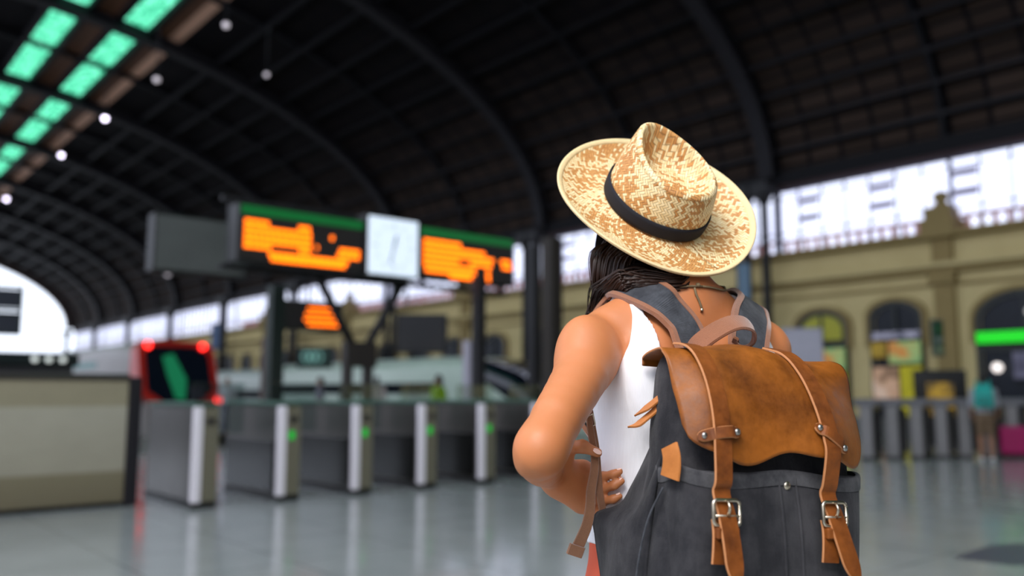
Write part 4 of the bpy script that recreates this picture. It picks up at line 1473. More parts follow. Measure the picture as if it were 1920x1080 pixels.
# second row of gates at the right
rlabs = ['steel gate post closest to the backpack, right row', 'second steel gate post right of the backpack', 'third steel gate post right of the backpack', 'fourth steel gate post right of the backpack',
         'steel gate post just left of the girl with the teal backpack', 'steel gate post hidden behind the girl with the teal backpack', 'steel gate post behind the pink suitcase', 'steel gate post at the right edge of the photo']
def ground(px, py):
    d = P(px, py, 1) - cam.location
    return cam.location + d * (-CAMZ / d.z)
def make_post(label):
    t = thing('gate_post', label, 'gate post', group='gate posts in the right row')
    mb = MB(); mb.box(-.11, .11, -.05, .08, .04, .98, 0, .02); mb.build('post', M['post_steel'], t)
    mb = MB(); mb.box(-.12, .12, .08, 1.2, .04, .98, 0, .01); mb.build('cabinet', M['dark_panel'], t)
    mb = MB(); mb.box(-.21, .21, -.02, 1.2, .98, 1.12, 0, .02); mb.build('top_housing', M['post_top'], t)
    mb = MB(); mb.box(-.13, .13, -.06, 1.2, 0, .05); mb.build('plinth', M['plinth'], t)
    mb = MB(); mb.box(.12, .24, .3, .34, .12, .92); mb.build('swing_panel', M['dark_panel'], t)
    return t
M['post_steel'] = simple('grey_post', rgb(122, 120, 120), .4, .2)
M['post_top'] = simple('grey_housing', rgb(98, 98, 102), .45, .2)
gp = make_post(rlabs[0])
for k, (x, lab) in enumerate(zip((1628, 1676, 1722, 1768, 1812, 1858, 1902, 1948), rlabs)):
    o = gp if k == 0 else copy_tree(gp)
    p = ground(x, 862 - k * .8); o.location = (p.x, p.y, 0); o['label'] = lab; o.rotation_euler = (0, 0, math.radians(-28))

# ---- stone partition at the left
def m_trav():
    t = NT('pale_stone_panel')
    o = t.obj()
    sep = t.n('ShaderNodeSeparateXYZ'); t.l(o, sep.inputs[0])
    n = t.noise(3, 4, .6, t.scale(o, (1, 1, 2)))
    band = t.ramp(t.math('DIVIDE', sep.outputs[2], 1.42), [(0.0, rgb(112, 103, 80)), (.26, rgb(130, 122, 96)), (.28, rgb(168, 163, 144)), (.76, rgb(182, 178, 160)), (.78, rgb(158, 151, 124)), (1.0, rgb(164, 156, 130))])
    c = t.mix(t.math('MULTIPLY', n, .35), band, rgb(116, 110, 94))
    return t.bsdf(c, .4)
part = thing('stone_partition', 'low pale stone partition with a dark post left of the ticket gates', 'partition', S(3.0, 10.2, 0), AZ)
mt = m_trav()
mb = MB(); mb.box(-6, 0, -.06, .10, .05, 1.38, 0, .01); mb.build('stone_panel', mt, part)
mb = MB(); mb.box(-6, 0, -.09, .13, 1.38, 1.45, 0, .01); mb.build('top_rail', M['steel_side'], part)
mb = MB(); mb.box(-6, .0, -.04, .08, 0, .05); mb.build('plinth', M['plinth'], part)
mb = MB(); mb.box(.0, .14, -.10, .14, 0, 1.42, 0, .02); mb.build('end_post', M['rib'], part)
mb = MB(); mb.box(-2.16, -2.12, -.075, -.055, .02, 1.38); sm_ = mb.build('panel_joint', M['plinth'], part)
mb = MB(); mb.ball((-2.14, -.09, .98), .05, n=8); mb.build('lock_knob', M['plinth'], part)

# ---- departure boards
M['board'] = simple('board_face', rgb(42, 38, 36), .5)
M['board_case'] = simple('board_case', rgb(28, 28, 28), .5)
M['green_head'] = glow('green_header', rgb(8, 84, 36), .9)
M['led'] = glow('orange_led', (1.0, .16, .002), 3.3, (.3, .04, 0))
def board(name, label, u0, u1, v, zt, zb, rows, depth=.35, header=True, group=None, face=None):
    c = S(u0, v, zb)
    t = thing(name, label, 'sign', c, AZ, group)
    W, H = u1 - u0, zt - zb
    mb = MB(); mb.box(-.04, W + .04, 0, depth, -.04, H + .04, 0, .015); mb.build('casing', M['board_case'], t)
    mb = MB(); mb.box(0, W, -.02, .01, 0, H); mb.build('display_face', face or M['board'], t)
    if header:
        mb = MB(); mb.box(0, W, -.035, -.015, H * .84, H); h = mb.build('green_header', M['green_head'], t)
    for (z, segs) in rows:
        for a, b in segs:
            mb = MB()
            x = a
            while x < b - .004:
                wd = min(b, x + random.uniform(.035, .06))
                mb.box(x * W, (wd - .008) * W, -.034, -.018, (z - .042) * H, (z + .042) * H)
                x = wd
            mb.build('led_text', M['led'], t)
    return t
B1 = [(.70, [(.03, .22), (.45, .55)]), (.585, [(.03, .56), (.72, .75)]), (.47, [(.03, .56)]), (.36, [(.03, .56), (.60, .62), (.80, .98)]), (.25, [(.03, .24), (.46, .56), (.78, .98)]), (.13, [(.22, .88)]), (.045, [(.24, .86)])]
board('departure_board', 'wide departure board with orange lines and green header, left of the clock panel', 5.40, 7.62, 13, 4.23, 3.36, B1)
B2 = [(.72, [(.03, .42)]), (.60, [(.03, .68)]), (.48, [(.03, .78), (.86, .98)]), (.36, [(.03, .40), (.52, .76), (.88, .99)]), (.24, [(.03, .58), (.70, .74)]), (.12, [(.05, .58), (.70, .74)]), (.04, [(.30, .58), (.71, .74)])]
board('departure_board', 'departure board with orange lines and green header, right of the clock panel', 8.86, 11.1, 13, 4.30, 3.40, B2)
# clock panel
ck = thing('station_clock', 'square white lit clock panel between the two orange departure boards', 'clock', S(7.72, 12.95, 3.33), AZ)
mb = MB(); mb.box(-.04, 1.08, 0, .4, -.04, 1.07, 0, .02); mb.build('casing', M['board_case'], ck)
mb = MB(); mb.box(0, 1.04, -.02, .01, 0, 1.03); mb.build('lit_face', glow('clock_face', (.70, .80, .92), .78), ck)
M['clock_grey'] = simple('clock_marks', rgb(90, 100, 112), .6)
for k in range(12):
    a = 2 * PI * k / 12; L2 = .06 if k % 3 else .1
    mb = MB(); c_, s_ = math.cos(a), math.sin(a)
    mb.tube([(.52 + .42 * s_, -.028, .515 + .42 * c_), (.52 + (.42 - L2) * s_, -.028, .515 + (.42 - L2) * c_)], .009, 4); mb.build('hour_mark', M['clock_grey'], ck)
for a, l, r in ((.25, .22, .02), (-2.9, .32, .013)):
    mb = MB(); mb.tube([(.52, -.032, .515), (.52 + l * math.sin(a), -.032, .515 + l * math.cos(a))], r, 6); mb.build('clock_hand', M['clock_grey'], ck)
# blank board, small board
board('display_board', 'blank unlit grey display board left of the orange departure boards', 4.75, 6.35, 15.0, 4.30, 3.36, [], header=False, face=simple('unlit_face', rgb(92, 95, 92), .6, var=.4, sc=1.2))
board('platform_display', 'small orange-lit platform display low beside the forked column', 9.0, 10.6, 19, 3.42, 2.78, [(.78, [(.42, .92)]), (.55, [(.38, .98)]), (.34, [(.36, .98)]), (.16, [(.42, .98)])], header=False)
# truss carrying the boards
mb = MB()
for z in (3.28, 4.42):
    mb.box(-.1, 6.0, .12, .24, z - .04, z + .04)
tr = thing('sign_truss', 'dark steel truss behind the departure boards and clock', 'truss', S(5.4, 13.36, 0), AZ)
mb.build('chords', M['iron'], tr)
for k in range(7):
    mb = MB(); mb.box(.02 + k * .96, .1 + k * .96, .14, .22, 3.28, 4.42); mb.build('upright', M['iron'], tr)
# forked column
fc = thing('forked_column', 'dark forked steel column under the clock panel', 'column', S(8.08, 13.6, 0), AZ)
M['iron_brown'] = simple('brown_iron', rgb(46, 40, 36), .6)
mb = MB(); mb.box(-.42, -.28, -.08, .08, 0, 1.75); mb.build('leg', M['iron_brown'], fc)
mb = MB(); mb.box(.0, .14, -.08, .08, 0, 1.75); mb.build('leg', M['iron_brown'], fc)
mb = MB(); mb.box(-.42, .2, -.1, .1, 1.7, 2.15); mb.build('joint_block', M['iron_brown'], fc)
for x in (-.95, .95):
    mb = MB(); mb.tube([(-.1 + math.copysign(.1, x), 0, 2.0), (-.1 + x, 0, 3.4)], .085, 8); mb.build('fork_arm', M['iron'], fc)
def pole(px, pyb, d, wd, h, label, mat, name='post'):
    p = P(px, pyb, d)
    t = thing(name, label, 'post', (p.x, p.y, 0), AZ)
    mb = MB(); mb.box(-wd / 2, wd / 2, -wd / 2, wd / 2, 0, h, 0, .01); mb.build('shaft', mat, t)
    mb = MB(); mb.box(-wd, wd, -wd, wd, 0, .06, 0, .01); mb.build('foot_plate', mat, t)
    return t
pole(897, 740, 15.6, .19, 3.4, 'dark square post under the right departure board', M['iron'])
pole(512, 740, 18, .30, 3.5, 'dark greenish post left of the small orange display', simple('green_iron', rgb(28, 40, 34), .6))
pole(882, 740, 17.5, .24, 2.3, 'pale lilac white post in front of the pale green train', simple('lilac_post', rgb(168, 164, 176), .5))
pole(505, 740, 21, .34, 2.6, 'brown post in front of the white train, below the green post', simple('brown_post', rgb(84, 66, 58), .7))
pole(1036, 740, 20, .36, 4.9, 'thick brown lattice column left of the woman\'s shoulder', simple('lattice_brown', rgb(46, 39, 32), .7))
pole(1002, 740, 21.6, .26, 5.0, 'slim black column beside the thick brown lattice column', M['iron'])
# information signs on the platforms
def panel(name, label, cat, px0, px1, py0, py1, d, mat, frame=None, legs=False, th=.08):
    p0, p1 = P(px0, py1, d), P(px1, py0, d)
    W, H = p1.x - p0.x, p1.z - p0.z
    t = thing(name, label, cat, (p0.x, p0.y, p0.z))
    mb = MB(); mb.box(0, W, 0, th, 0, H, 0, .01); mb.build('casing', frame or M['board_case'], t)
    mb = MB(); mb.box(W * .05, W * .95, -.012, .01, H * .06, H * .94); mb.build('face', mat, t)
    if legs:
        for x in (W * .1, W * .9):
            mb = MB(); mb.box(x - .03, x + .03, .01, .06, -p0.z, 0); mb.build('leg', frame or M['board_case'], t)
    return t
panel('hanging_sign', 'dark hanging platform sign right of the forked column', 'sign', 742, 838, 588, 662, 22, simple('dark_sign', rgb(46, 44, 44), .5))
gsn = panel('platform_sign', 'dark green platform sign with pale round marks under the small orange display', 'sign', 556, 622, 650, 690, 23, simple('teal_sign', rgb(26, 58, 48), .5))
for x in (.28, .45, .62):
    mb = MB(); mb.tube([(x * .95 + .11 * math.cos(a), -.03, .30 + .13 * math.sin(a)) for a in np.linspace(0, 2 * PI, 14)], .022, 5); mb.build('round_mark', glow('pale_mark', rgb(120, 170, 160), .5), gsn)
panel('hanging_sign', 'blue banner hanging by the black columns right of the hat', 'banner', 1384, 1408, 488, 566, 18, simple('blue_banner', rgb(104, 128, 150), .6))
panel('hanging_sign', 'small blue banner near the far platforms left of the small orange display', 'banner', 395, 411, 606, 656, 40, simple('blue_banner_far', rgb(84, 104, 140), .6))
panel('information_panel', 'large pale lilac information panel behind the backpack\'s right shoulder', 'panel', 1470, 1546, 614, 702, 13.5, simple('lilac_panel', rgb(168, 166, 178), .5), simple('lilac_frame', rgb(150, 148, 160), .5), legs=True)
cz = panel('cafe_sign', 'narrow vertical green and white sign on the ochre wall between two doors', 'sign', 1750, 1772, 598, 668, 19.4, simple('green_sign', rgb(40, 70, 50), .4), simple('sign_frame', rgb(84, 92, 84), .4))
for z, c in ((.62, rgb(34, 92, 50)), (.36, rgb(120, 132, 120)), (.14, rgb(134, 150, 116))):
    mb = MB(); mb.ball((.135, -.03, z), .085, n=8, sq=(1, .3, 1)); mb.build('emblem', simple('emblem_disc', c, .4), cz)
def under_(o, parent):
    bpy.context.view_layer.update()
    o.parent = parent; o.matrix_parent_inverse = parent.matrix_world.inverted()
    return o
# posters and lights in the doorways
def wall_panel(name, label, cat, v0, v1, z0, z1, mat, u=UW - .2, th=.05):
    t = thing(name, label, cat, S(u, v0, z0), AZ)
    mb = MB(); mb.box(-th, 0, 0, v1 - v0, 0, z1 - z0, 0, .008); mb.build('sheet', mat, t)
    mb = MB(); mb.box(-.01, .03, -.03, v1 - v0 + .03, -.03, z1 - z0 + .03, 0, .008); mb.build('backing', M['board_case'], t)
    return t
def m_poster(name, stops, sc=1.6):
    t = NT(name); n = t.noise(sc, 3, .6, t.obj())
    c = t.ramp(n, stops)
    return t.bsdf(c, .5, emit=c, emit_s=.35)  # faint glow in the sheet's own colour added to brighten it
pg = m_poster('green_yellow_poster', [(.36, rgb(112, 146, 92)), (.5, rgb(146, 176, 110)), (.6, rgb(190, 130, 60))])
py_ = m_poster('yellow_poster', [(.3, rgb(150, 142, 0)), (.7, rgb(186, 176, 10))])
pp = m_poster('pale_poster', [(.36, rgb(110, 84, 60)), (.5, rgb(190, 150, 120)), (.66, rgb(206, 180, 160))])
wall_panel('poster', 'green poster with an orange patch in the second arched door', 'poster', 11.0, 11.93, 2.08, 2.72, pg)
wall_panel('poster', 'plain yellow poster below the green one in the second arched door', 'poster', 11.0, 11.62, .55, 2.0, py_)
wall_panel('poster', 'pale pink poster with figures left of the yellow one in the arched door', 'poster', 11.68, 12.45, .9, 1.98, pp)
wall_panel('poster', 'small yellow poster at the top left of the arched door\'s lower half', 'poster', 12.02, 12.45, 2.25, 2.72, m_poster('ochre_poster', [(.3, rgb(120, 96, 20)), (.7, rgb(170, 140, 30))]))
wall_panel('shop_sign', 'pale lettered sign strip across the second arched door', 'sign', 11.0, 12.45, 2.80, 3.0, m_poster('sign_strip', [(.4, rgb(60, 62, 80)), (.55, rgb(160, 158, 176))], 5))
wall_panel('poster', 'pale green poster in the yellow-lit arched door behind the pack', 'poster', 13.3, 14.0, 1.9, 2.6, pg)
wall_panel('poster', 'yellow poster low in the arched door beside the lilac panel', 'poster', 13.3, 13.75, .6, 1.85, py_)
yf = thing('window_film', 'yellow film behind the arched fanlight of the door beside the lilac panel', 'film', S(UW - .1, 14.1, 3.2), AZ)
mb = MB(); plate(mb, arch_ring(13.42, 14.78, 2.85, 3.66), UW - .085, .03); under_(mb.build('sheet', simple('yellow_lit_film', rgb(176, 172, 22), .4, var=.12)), yf)
gs = wall_panel('shop_sign', 'bright green lit strip sign above the right shop door', 'sign', 6.6, 9.45, 2.56, 2.86, glow('green_neon', rgb(10, 190, 20), 1.0), UW - .25, .08)
for x in (9.0, 8.1, 7.6):
    mb = MB(); mb.ball(S(UW - .22, x, 1.9 if x > 8.5 else 3.35), .13, n=8)
    o = mb.build('globe_light', glow('globe_glow', (.9, .82, .78), 1.5 if x > 8.5 else .28))
    tag(o, {9.0: 'warm round light inside the right shop doorway', 8.1: 'faint pale globe behind the fanlight over the green sign', 7.6: 'fainter globe at the far right of the fanlight over the green sign'}[x], 'light', 'shop lights')
wall_panel('shop_display', 'pale counter display behind the right shop door glass', 'display', 7.1, 8.6, 1.6, 2.3, m_poster('lilac_display', [(.35, rgb(62, 60, 78)), (.65, rgb(110, 108, 130))], 2))
wall_panel('poster', 'small red poster inside the right shop doorway', 'poster', 7.45, 7.85, 1.55, 1.95, m_poster('red_poster', [(.3, rgb(120, 44, 40)), (.7, rgb(150, 70, 60))]), UW - .3)
# black poster stand
bs = thing('poster_stand', 'black slanted stand with a golden picture beside the gate posts', 'stand', ground(1770, 846), math.radians(-20))
mb = MB(); mb.box(-.52, .52, 0, .08, .1, 1.72, 0, .03); mb.build('board', M['dark_panel'], bs)
mb = MB(); mb.box(-.26, .26, -.02, .005, .75, 1.45); mb.build('picture', m_poster('gold_picture', [(.35, rgb(40, 34, 20)), (.5, rgb(150, 116, 30)), (.65, rgb(190, 150, 40))], 3), bs)
for x in (-.35, .35):
    mb = MB(); mb.box(x - .05, x + .05, -.2, .3, 0, .1, 0, .01); mb.build('foot', M['plinth'], bs)

# ---- left edge: hanging line board
lb = thing('line_board', 'dark framed hanging board with two panels at the left edge', 'sign', P(-88, 622, 17), AZ * .9)
mb = MB()
for z in (0, .42, .5, .98): mb.box(-.1, 1.15, 0, .12, z - .02, z + .02)
mb.box(1.13, 1.18, 0, .12, -.02, 1.0); mb.build('frame', simple('green_dark_frame', rgb(18, 44, 34), .5), lb)
for z in (.0, .52):
    mb = MB(); mb.box(-.1, 1.14, .02, .1, z + .02, z + .40); mb.build('panel', simple('slate_panel', rgb(40, 44, 56), .4), lb)
kb = thing('kiosk', 'low dark kiosk with small lights beneath the line board', 'kiosk', P(-40, 735, 22) * 1, AZ)
kb.location.z = 0
mb = MB(); mb.box(0, 2.2, 0, 1.2, 0, 1.95, 0, .02); mb.build('body', simple('kiosk_grey', rgb(72, 68, 70), .6), kb)
mb = MB(); mb.box(-.1, 2.3, -.15, 1.3, 1.95, 2.3, 0, .02); mb.build('roof_band', simple('kiosk_dark', rgb(20, 32, 30), .5), kb)
for k in range(3):
    mb = MB(); mb.ball((1.2 + k * .34, -.2, 2.12), .08, n=6); mb.build('spot_light', glow('kiosk_light', (.8, .85, .8), .8), kb)

# ---- trains
def train(name, label, uc, v0, v1, w, z0, h, nose, mats, facelen):
    """body along v: NOSE metres of tapering front towards the hall"""
    t = thing(name, label, 'train', S(uc, v0, z0), AZ)
    return t
M['train_white'] = simple('train_white', rgb(176, 184, 176), .35, var=.08, sc=.5)
M['train_green'] = simple('train_pale_green', rgb(186, 204, 186), .35, var=.08, sc=.5)
M['train_dark'] = simple('train_glass', rgb(16, 22, 32), .12, spec=.8)
M['train_grey'] = simple('train_skirt', rgb(88, 86, 84), .5)
M['train_red'] = simple('train_red', rgb(176, 30, 22), .35, var=.1, sc=1)
def rrect(w, z0, z1, y, r, n=5, top=None):
    pts = []
    for cx, cz, a0 in ((w - r, z1 - r, 0), (-w + r, z1 - r, 90), (-w + .08, z0 + .08, 180), (w - .08, z0 + .08, 270)):
        rr = r if a0 < 180 else .08
        for i in range(n + 1):
            a = math.radians(a0 + 90 * i / n); pts.append(Vector((cx + rr * math.cos(a), y, cz + rr * math.sin(a))))
    return pts
# long pale green high speed train with a sloping nose
gt = thing('high_speed_train', 'long pale green and white train with a dark sloping nose behind the ticket gates', 'train', S(20.5, 20.2, -.85), AZ)
rings = []
for y, wd, zt, zb in ((0, .5, 1.1, .6), (.4, .9, 1.55, .3), (1.2, 1.2, 2.1, .15), (2.4, 1.38, 2.75, .05), (3.8, 1.46, 3.2, 0), (5.4, 1.5, 3.42, 0), (7, 1.5, 3.45, 0), (20.3, 1.5, 3.45, 0)):
    rings.append(rrect(wd, zb, zt, y, min(.55, wd * .45, (zt - zb) * .45)))
mb = MB(); mb.loft(rings); mb.build('body', M['train_green'], gt)
mb = MB(); wsr = []
for y, wd, zt, zb in ((.75, 1.03, 1.80, .2), (1.2, 1.2, 2.1, .15), (2.4, 1.38, 2.75, .05), (3.8, 1.46, 3.2, 0), (4.3, 1.475, 3.28, 0)):
    r_ = rrect(wd + .02, zb, zt + .025, y, min(.55, wd * .45, (zt - zb) * .45), 7)[:16]
    lo_ = Vector((wd + .02, y, zt - .9 + .25 * (y > 3))); l2 = Vector((-wd - .02, y, zt - .9 + .25 * (y > 3)))
    wsr.append([lo_] + r_ + [l2])
mb.loft(wsr, closed=False); mb.build('windshield', M['train_dark'], gt)
for s in (-1, 1):
    mb = MB()
    mb.box(s * 1.5 - .012, s * 1.5 + .012, 6.2, 20, 2.02, 2.46); mb.build('window_band', M['train_dark'], gt)
    mb = MB(); mb.box(s * 1.5 - .014, s * 1.5 + .014, 4.5, 20, .9, 1.1); mb.build('stripe', M['train_white'], gt)
    mb = MB(); mb.box(s * 1.49 - .02, s * 1.49 + .02, 7.5, 8.4, .4, 2.4, 0, .01); mb.build('door', M['train_white'], gt)
mb = MB(); mb.box(-1.4, 1.4, 2.5, 20, -.2, .3); mb.build('skirt', M['train_grey'], gt)
# white train further left beyond it
wt_ = thing('white_train', 'bright white train car in the gap between the red train and the brown post', 'train', S(20.5, 41.6, -.85), AZ)
mb = MB(); mb.loft([rrect(1.5, 0, 3.3, y, .5) for y in (-.4, 0, 44, 44.4)]); mb.build('body', M['train_white'], wt_)
mb = MB(); mb.box(-1.52, -1.49, .6, 43.5, 1.75, 2.2); mb.build('window_band', M['train_dark'], wt_)
# red fronted train
rt = thing('red_train', 'train with red-rimmed front and three glowing red lights at the platform end', 'train', S(9.45, 27.6, -1.05), AZ)
rings = []
for y, wd, zt, zb in ((-.5, .9, 2.0, .6), (-.1, 1.05, 2.9, .45), (.5, 1.2, 3.7, .3), (1.6, 1.48, 3.86, .2), (60, 1.48, 3.86, .2)):
    rings.append(rrect(wd, zb, zt, y, min(.5, wd * .4)))
mb = MB(); mb.loft(rings); mb.build('body', simple('train_silver', rgb(150, 146, 142), .4, var=.12, sc=.6), rt)
def slope(z): return -.45 * max(0, 3.85 - z)
def ringplate(out, inn, y0, y1, mi=0):
    mb = MB(); n = len(out)
    a = [Vector((p.x, y0 + slope(p.z), p.z)) for p in out]; b = [Vector((p.x, y0 + slope(p.z), p.z)) for p in inn]; c = [Vector((p.x, y1, p.z)) for p in out]
    mb.add(a + b + c, [(k, (k + 1) % n, (k + 1) % n + n, k + n) for k in range(n)] + [(k, k + 2 * n, (k + 1) % n + 2 * n, (k + 1) % n) for k in range(n)])
    return mb
def hexo(w1, w2, z0, zm, z1):
    return [Vector((w1 * .55, 0, z0)), Vector((w2, 0, zm)), Vector((w1, 0, z1 - .25)), Vector((w1 * .8, 0, z1)), Vector((-w1 * .8, 0, z1)), Vector((-w1, 0, z1 - .25)), Vector((-w2, 0, zm)), Vector((-w1 * .55, 0, z0))]
ringplate(hexo(1.18, 1.22, 1.75, 2.2, 3.9), hexo(.98, 1.0, 2.0, 2.35, 3.72), -.14, .35).build('red_rim', M['train_red'], rt)
mb = MB(); h_ = hexo(.99, 1.01, 1.99, 2.35, 3.73); mb.add([Vector((p.x, -.10 + slope(p.z), p.z)) for p in h_], [tuple(range(8))]); mb.build('windshield', M['train_dark'], rt)
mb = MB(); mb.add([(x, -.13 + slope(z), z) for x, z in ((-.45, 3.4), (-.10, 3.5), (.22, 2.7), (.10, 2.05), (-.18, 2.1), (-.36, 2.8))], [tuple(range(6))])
rf = mb.build('painted_reflection', glow('green_reflection', rgb(20, 110, 70), .55), rt)  # glowing green patch paints a reflection on the windshield
mb = MB(); mb.box(.30, .70, -.95, -.80, 2.05, 2.5); mb.build('lower_panel', simple('navy_panel', rgb(30, 36, 56), .4), rt)
M['tail'] = glow('red_tail_light', (1.0, .02, .015), 5.5)
for x, z in ((-.86, 3.74), (.84, 3.74), (1.12, 2.05)):
    mb = MB(); mb.ball((x, -.18 + slope(z), z), .11, n=8, sq=(1, .5, 1)); b = mb.build('tail_light', M['tail'], rt); b['label'] = 'glowing red tail light'
for s in (-1, 1):
    mb = MB(); mb.box(s * 1.48 - .012, s * 1.48 + .012, 3, 59, 2.0, 2.9); mb.build('window_band', M['train_dark'], rt)
    mb = MB(); mb.box(s * 1.48 - .014, s * 1.48 + .014, 3, 59, 3.1, 3.3); mb.build('stripe', simple('teal_stripe', rgb(20, 110, 104), .4), rt)

# ---- passers-by
def bystander(label, p, yaw, h, top_c, leg_c, skin_c, bare=.42, arm=.0, sleeve=True, hvis=False):
    k = h / 1.7
    t = thing('person', label, 'person', (p[0], p[1], 0), yaw)
    def V(x, y, z): return Vector((x * k, y * k, z * k))
    sk = m_skin(skin_c, 'skin_far')
    O0 = Vector((0, 0, 0))
    tor = [sections(O0, 0, [(.82 * k, .15 * k, .10 * k, 0, 0), (1.0 * k, .145 * k, .1 * k, 0, 0), (1.1 * k, .13 * k, .095 * k, 0, 0), (1.3 * k, .165 * k, .11 * k, 0, 0), (1.41 * k, .12 * k, .07 * k, 0, 0), (1.45 * k, .05 * k, .05 * k, 0, 0)], k=.03)]
    arms = []
    for s in (-1, 1):
        arms += limb(V(.18 * s, 0, 1.38), V(.23 * s, -.03, 1.10), [.052 * k, .045 * k, .038 * k]) + limb(V(.23 * s, -.03, 1.10), V(.22 * s, .08 + arm, .88), [.038 * k, .03 * k, .024 * k])
        hp_ = V(.22 * s, .09 + arm, .86)
        for f in range(4):
            arms.append(capsule(hp_ + V(0, (f - 1.5) * .018, -.01), hp_ + V(-.01 * s, (f - 1.5) * .02 + .01, -.10), .011 * k, .008 * k, .01))
        arms.append(capsule(hp_, hp_ + V(-.02 * s, .045, -.05), .014 * k, .009 * k, .01))
    hd_ = [capsule(V(0, 0, 1.42), V(0, .01, 1.52), .05 * k, .048 * k, .03), ellipsoid(V(0, .015, 1.595), (.072 * k, .09 * k, .108 * k), None, .02), capsule(V(0, .1, 1.6), V(0, .115, 1.575), .01 * k, .012 * k, .01)]
    lg = []
    for s in (-1, 1):
        lg += limb(V(.085 * s, 0, .86), V(.09 * s, .02, .47), [.085 * k, .068 * k, .054 * k]) + limb(V(.09 * s, .02, .47), V(.09 * s, -.02, .08), [.054 * k, .052 * k, .034 * k]) + [capsule(V(.09 * s, -.02, .05), V(.095 * s, .14, .035), .036 * k, .026 * k, .02)]
    lo, hi = (-.45 * k, -.4 * k, -.01), (.45 * k, .4 * k, 1.75 * k)
    sdf_mesh('body', tor + arms + hd_ + lg, lo, hi, .013, sk, t, relax=1)
    sdf_mesh('shirt', tor + [a for a in arms if a.hi[2] > 1.3 * k], lo, hi, .013, top_c, t, lambda D, x, y, z: np.maximum(D - .014, np.maximum(.86 * k - z, z - 1.45 * k)), relax=1)
    sdf_mesh('trousers', tor + lg, lo, hi, .013, leg_c, t, lambda D, x, y, z: np.maximum(D - .016, np.maximum(bare * k - z, z - .96 * k)), relax=1)
    sdf_mesh('hair', [ellipsoid(V(0, 0, 1.62), (.08 * k, .095 * k, .10 * k), None, .02), capsule(V(0, -.06, 1.6), V(0, -.08, 1.42), .055 * k, .035 * k, .02)], lo, hi, .012, M['hair_far'], t, lambda D, x, y, z: np.maximum(D, y - .05 * k), relax=1)
    sdf_mesh('shoes', lg, lo, hi, .012, M['shoe'], t, lambda D, x, y, z: np.maximum(D - .008, z - .09 * k), relax=1)
    return t, k
M['hair_far'] = simple('dark_hair', (.012, .008, .006), .5)
gpos = ground(1852, 866)
girl, gk = bystander('girl seen from behind in pale shirt and khaki shorts by the right gates', gpos, math.radians(-28), 1.56, simple('pale_shirt', rgb(150, 152, 158), .8), simple('khaki', rgb(104, 84, 62), .8), (.30, .15, .085), bare=.50)
tb = thing('backpack', 'small teal backpack on the girl by the right gates', 'backpack', gpos + Vector((0, 0, .98)), math.radians(-28))
M['teal'] = simple('teal_nylon', rgb(20, 158, 146), .6)
mb = MB(); mb.loft([[Vector((x * .15 * (1 - .2 * (z > .3)), -.13 - .07 * (1 + y) * (1 if z < .35 else .6), z)) for x, y in ((1, 1), (1, -1), (.8, -1.1), (-.8, -1.1), (-1, -1), (-1, 1))] for z in (0, .05, .3, .38, .42)], smooth=False); mb.build('bag', M['teal'], tb)
mb = MB(); mb.box(-.10, .10, -.31, -.25, .04, .2, 0, .02); mb.build('front_pocket', simple('teal_dark', rgb(14, 130, 120), .6), tb)
for s in (-1, 1):
    mb = MB(); mb.tube([(s * .09, -.15, .40), (s * .1, -.02, .48), (s * .11, .12, .40), (s * .12, .13, .2), (s * .13, -.1, .05)], .018, 6); mb.build('strap', M['teal'], tb)
M['pink'] = simple('magenta_shell', rgb(170, 8, 92), .35, var=.1)
sp = ground(1902, 858)
sc_ = thing('suitcase', 'magenta pink wheeled suitcase beside the girl with the teal backpack', 'suitcase', sp, math.radians(-20))
mb = MB(); mb.box(-.24, .24, -.14, .14, .06, .60, 0, .05); mb.build('shell', M['pink'], sc_)
for z in (.2, .33, .46):
    mb = MB(); mb.box(-.20, .20, -.15, -.13, z - .02, z + .02, 0, .006); mb.build('rib', M['pink'], sc_)
for x in (-.19, .19):
    for y in (-.1, .1):
        mb = MB(); mb.ball((x, y, .035), .035, n=6, sq=(.5, 1, 1)); mb.build('wheel', M['plinth'], sc_)
mb = MB(); mb.tube([(-.1, .1, .58), (-.1, .1, .95), (.1, .1, .95), (.1, .1, .58)], .012, 6); mb.build('pull_handle', M['steel'], sc_)
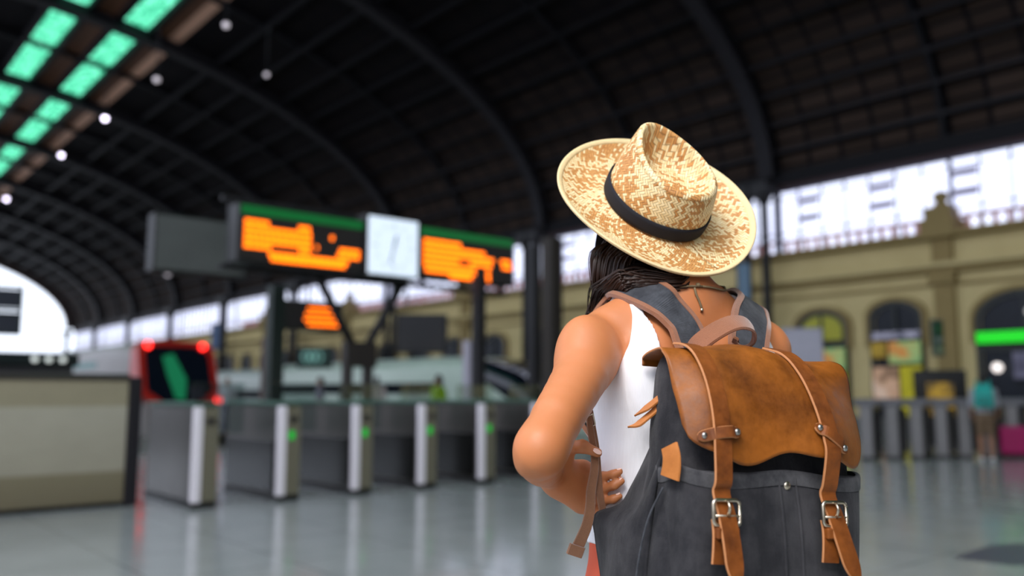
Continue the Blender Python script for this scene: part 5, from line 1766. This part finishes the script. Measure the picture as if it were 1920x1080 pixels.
wk, _ = bystander('worker in a yellow-green safety vest beyond the ticket gates', P(822, 740, 19), math.radians(60), 1.62, simple('safety_vest', rgb(150, 200, 10), .7), simple('navy', rgb(40, 44, 60), .8), (.30, .16, .09), bare=.05)
for dx, d, lab, c1, c2, yw in ((706, 24, 'distant person in a pale top left of the forked column', rgb(190, 176, 170), rgb(50, 50, 60), 10), (425, 26, 'distant person in a white top just right of the red train', rgb(200, 196, 198), rgb(60, 60, 76), 190),
                        (600, 25, 'distant person in a grey top under the green platform sign', rgb(120, 120, 130), rgb(40, 40, 46), 90)):
    bystander(lab, P(dx, 740, d), math.radians(yw), 1.68, simple('far_top', c1, .8), simple('far_legs', c2, .8), (.34, .18, .11), bare=.06)

# ------------------------------------------------------------------ light
w = bpy.data.worlds.new('daylight'); SC.world = w
w.use_nodes = True
wt = w.node_tree; wt.nodes.clear()
wo = wt.nodes.new('ShaderNodeOutputWorld'); bg = wt.nodes.new('ShaderNodeBackground')
bg.inputs[0].default_value = (.85, .925, 1.07, 1); bg.inputs[1].default_value = 1.7
wt.links.new(bg.outputs[0], wo.inputs[0])
def area(name, loc, target, size, power, color=(1, 1, 1), size_y=None):
    d = bpy.data.lights.new(name, 'AREA'); d.energy = power; d.color = color
    d.shape = 'RECTANGLE'; d.size = size; d.size_y = size_y or size
    o = bpy.data.objects.new(name, d); link(o); o.location = loc
    o.rotation_euler = (Vector(target) - Vector(loc)).to_track_quat('-Z', 'Y').to_euler()
    return o
area('soft_key', (-1.6, -1.2, 4.6), (.3, 1.4, 1.3), 1.1, 125, (1, .97, .93))  # soft key light added for the woman, no skylight hangs there
area('added_fill', (1.6, -3.2, 2.6), (.3, 1.4, 1.1), 2.0, 16, (1, .97, .95))  # unseen fill added to lift the hand and the pack front
area('gate_fill', S(-5, -3, 7.5), S(5.0, 9, .6), 3, 430, (1, .97, .94))  # area light added to brighten the turnstile fronts, not a hall lamp
SC.view_settings.view_transform = 'Standard'
SC.view_settings.look = 'None'
SC.view_settings.exposure = 0.08
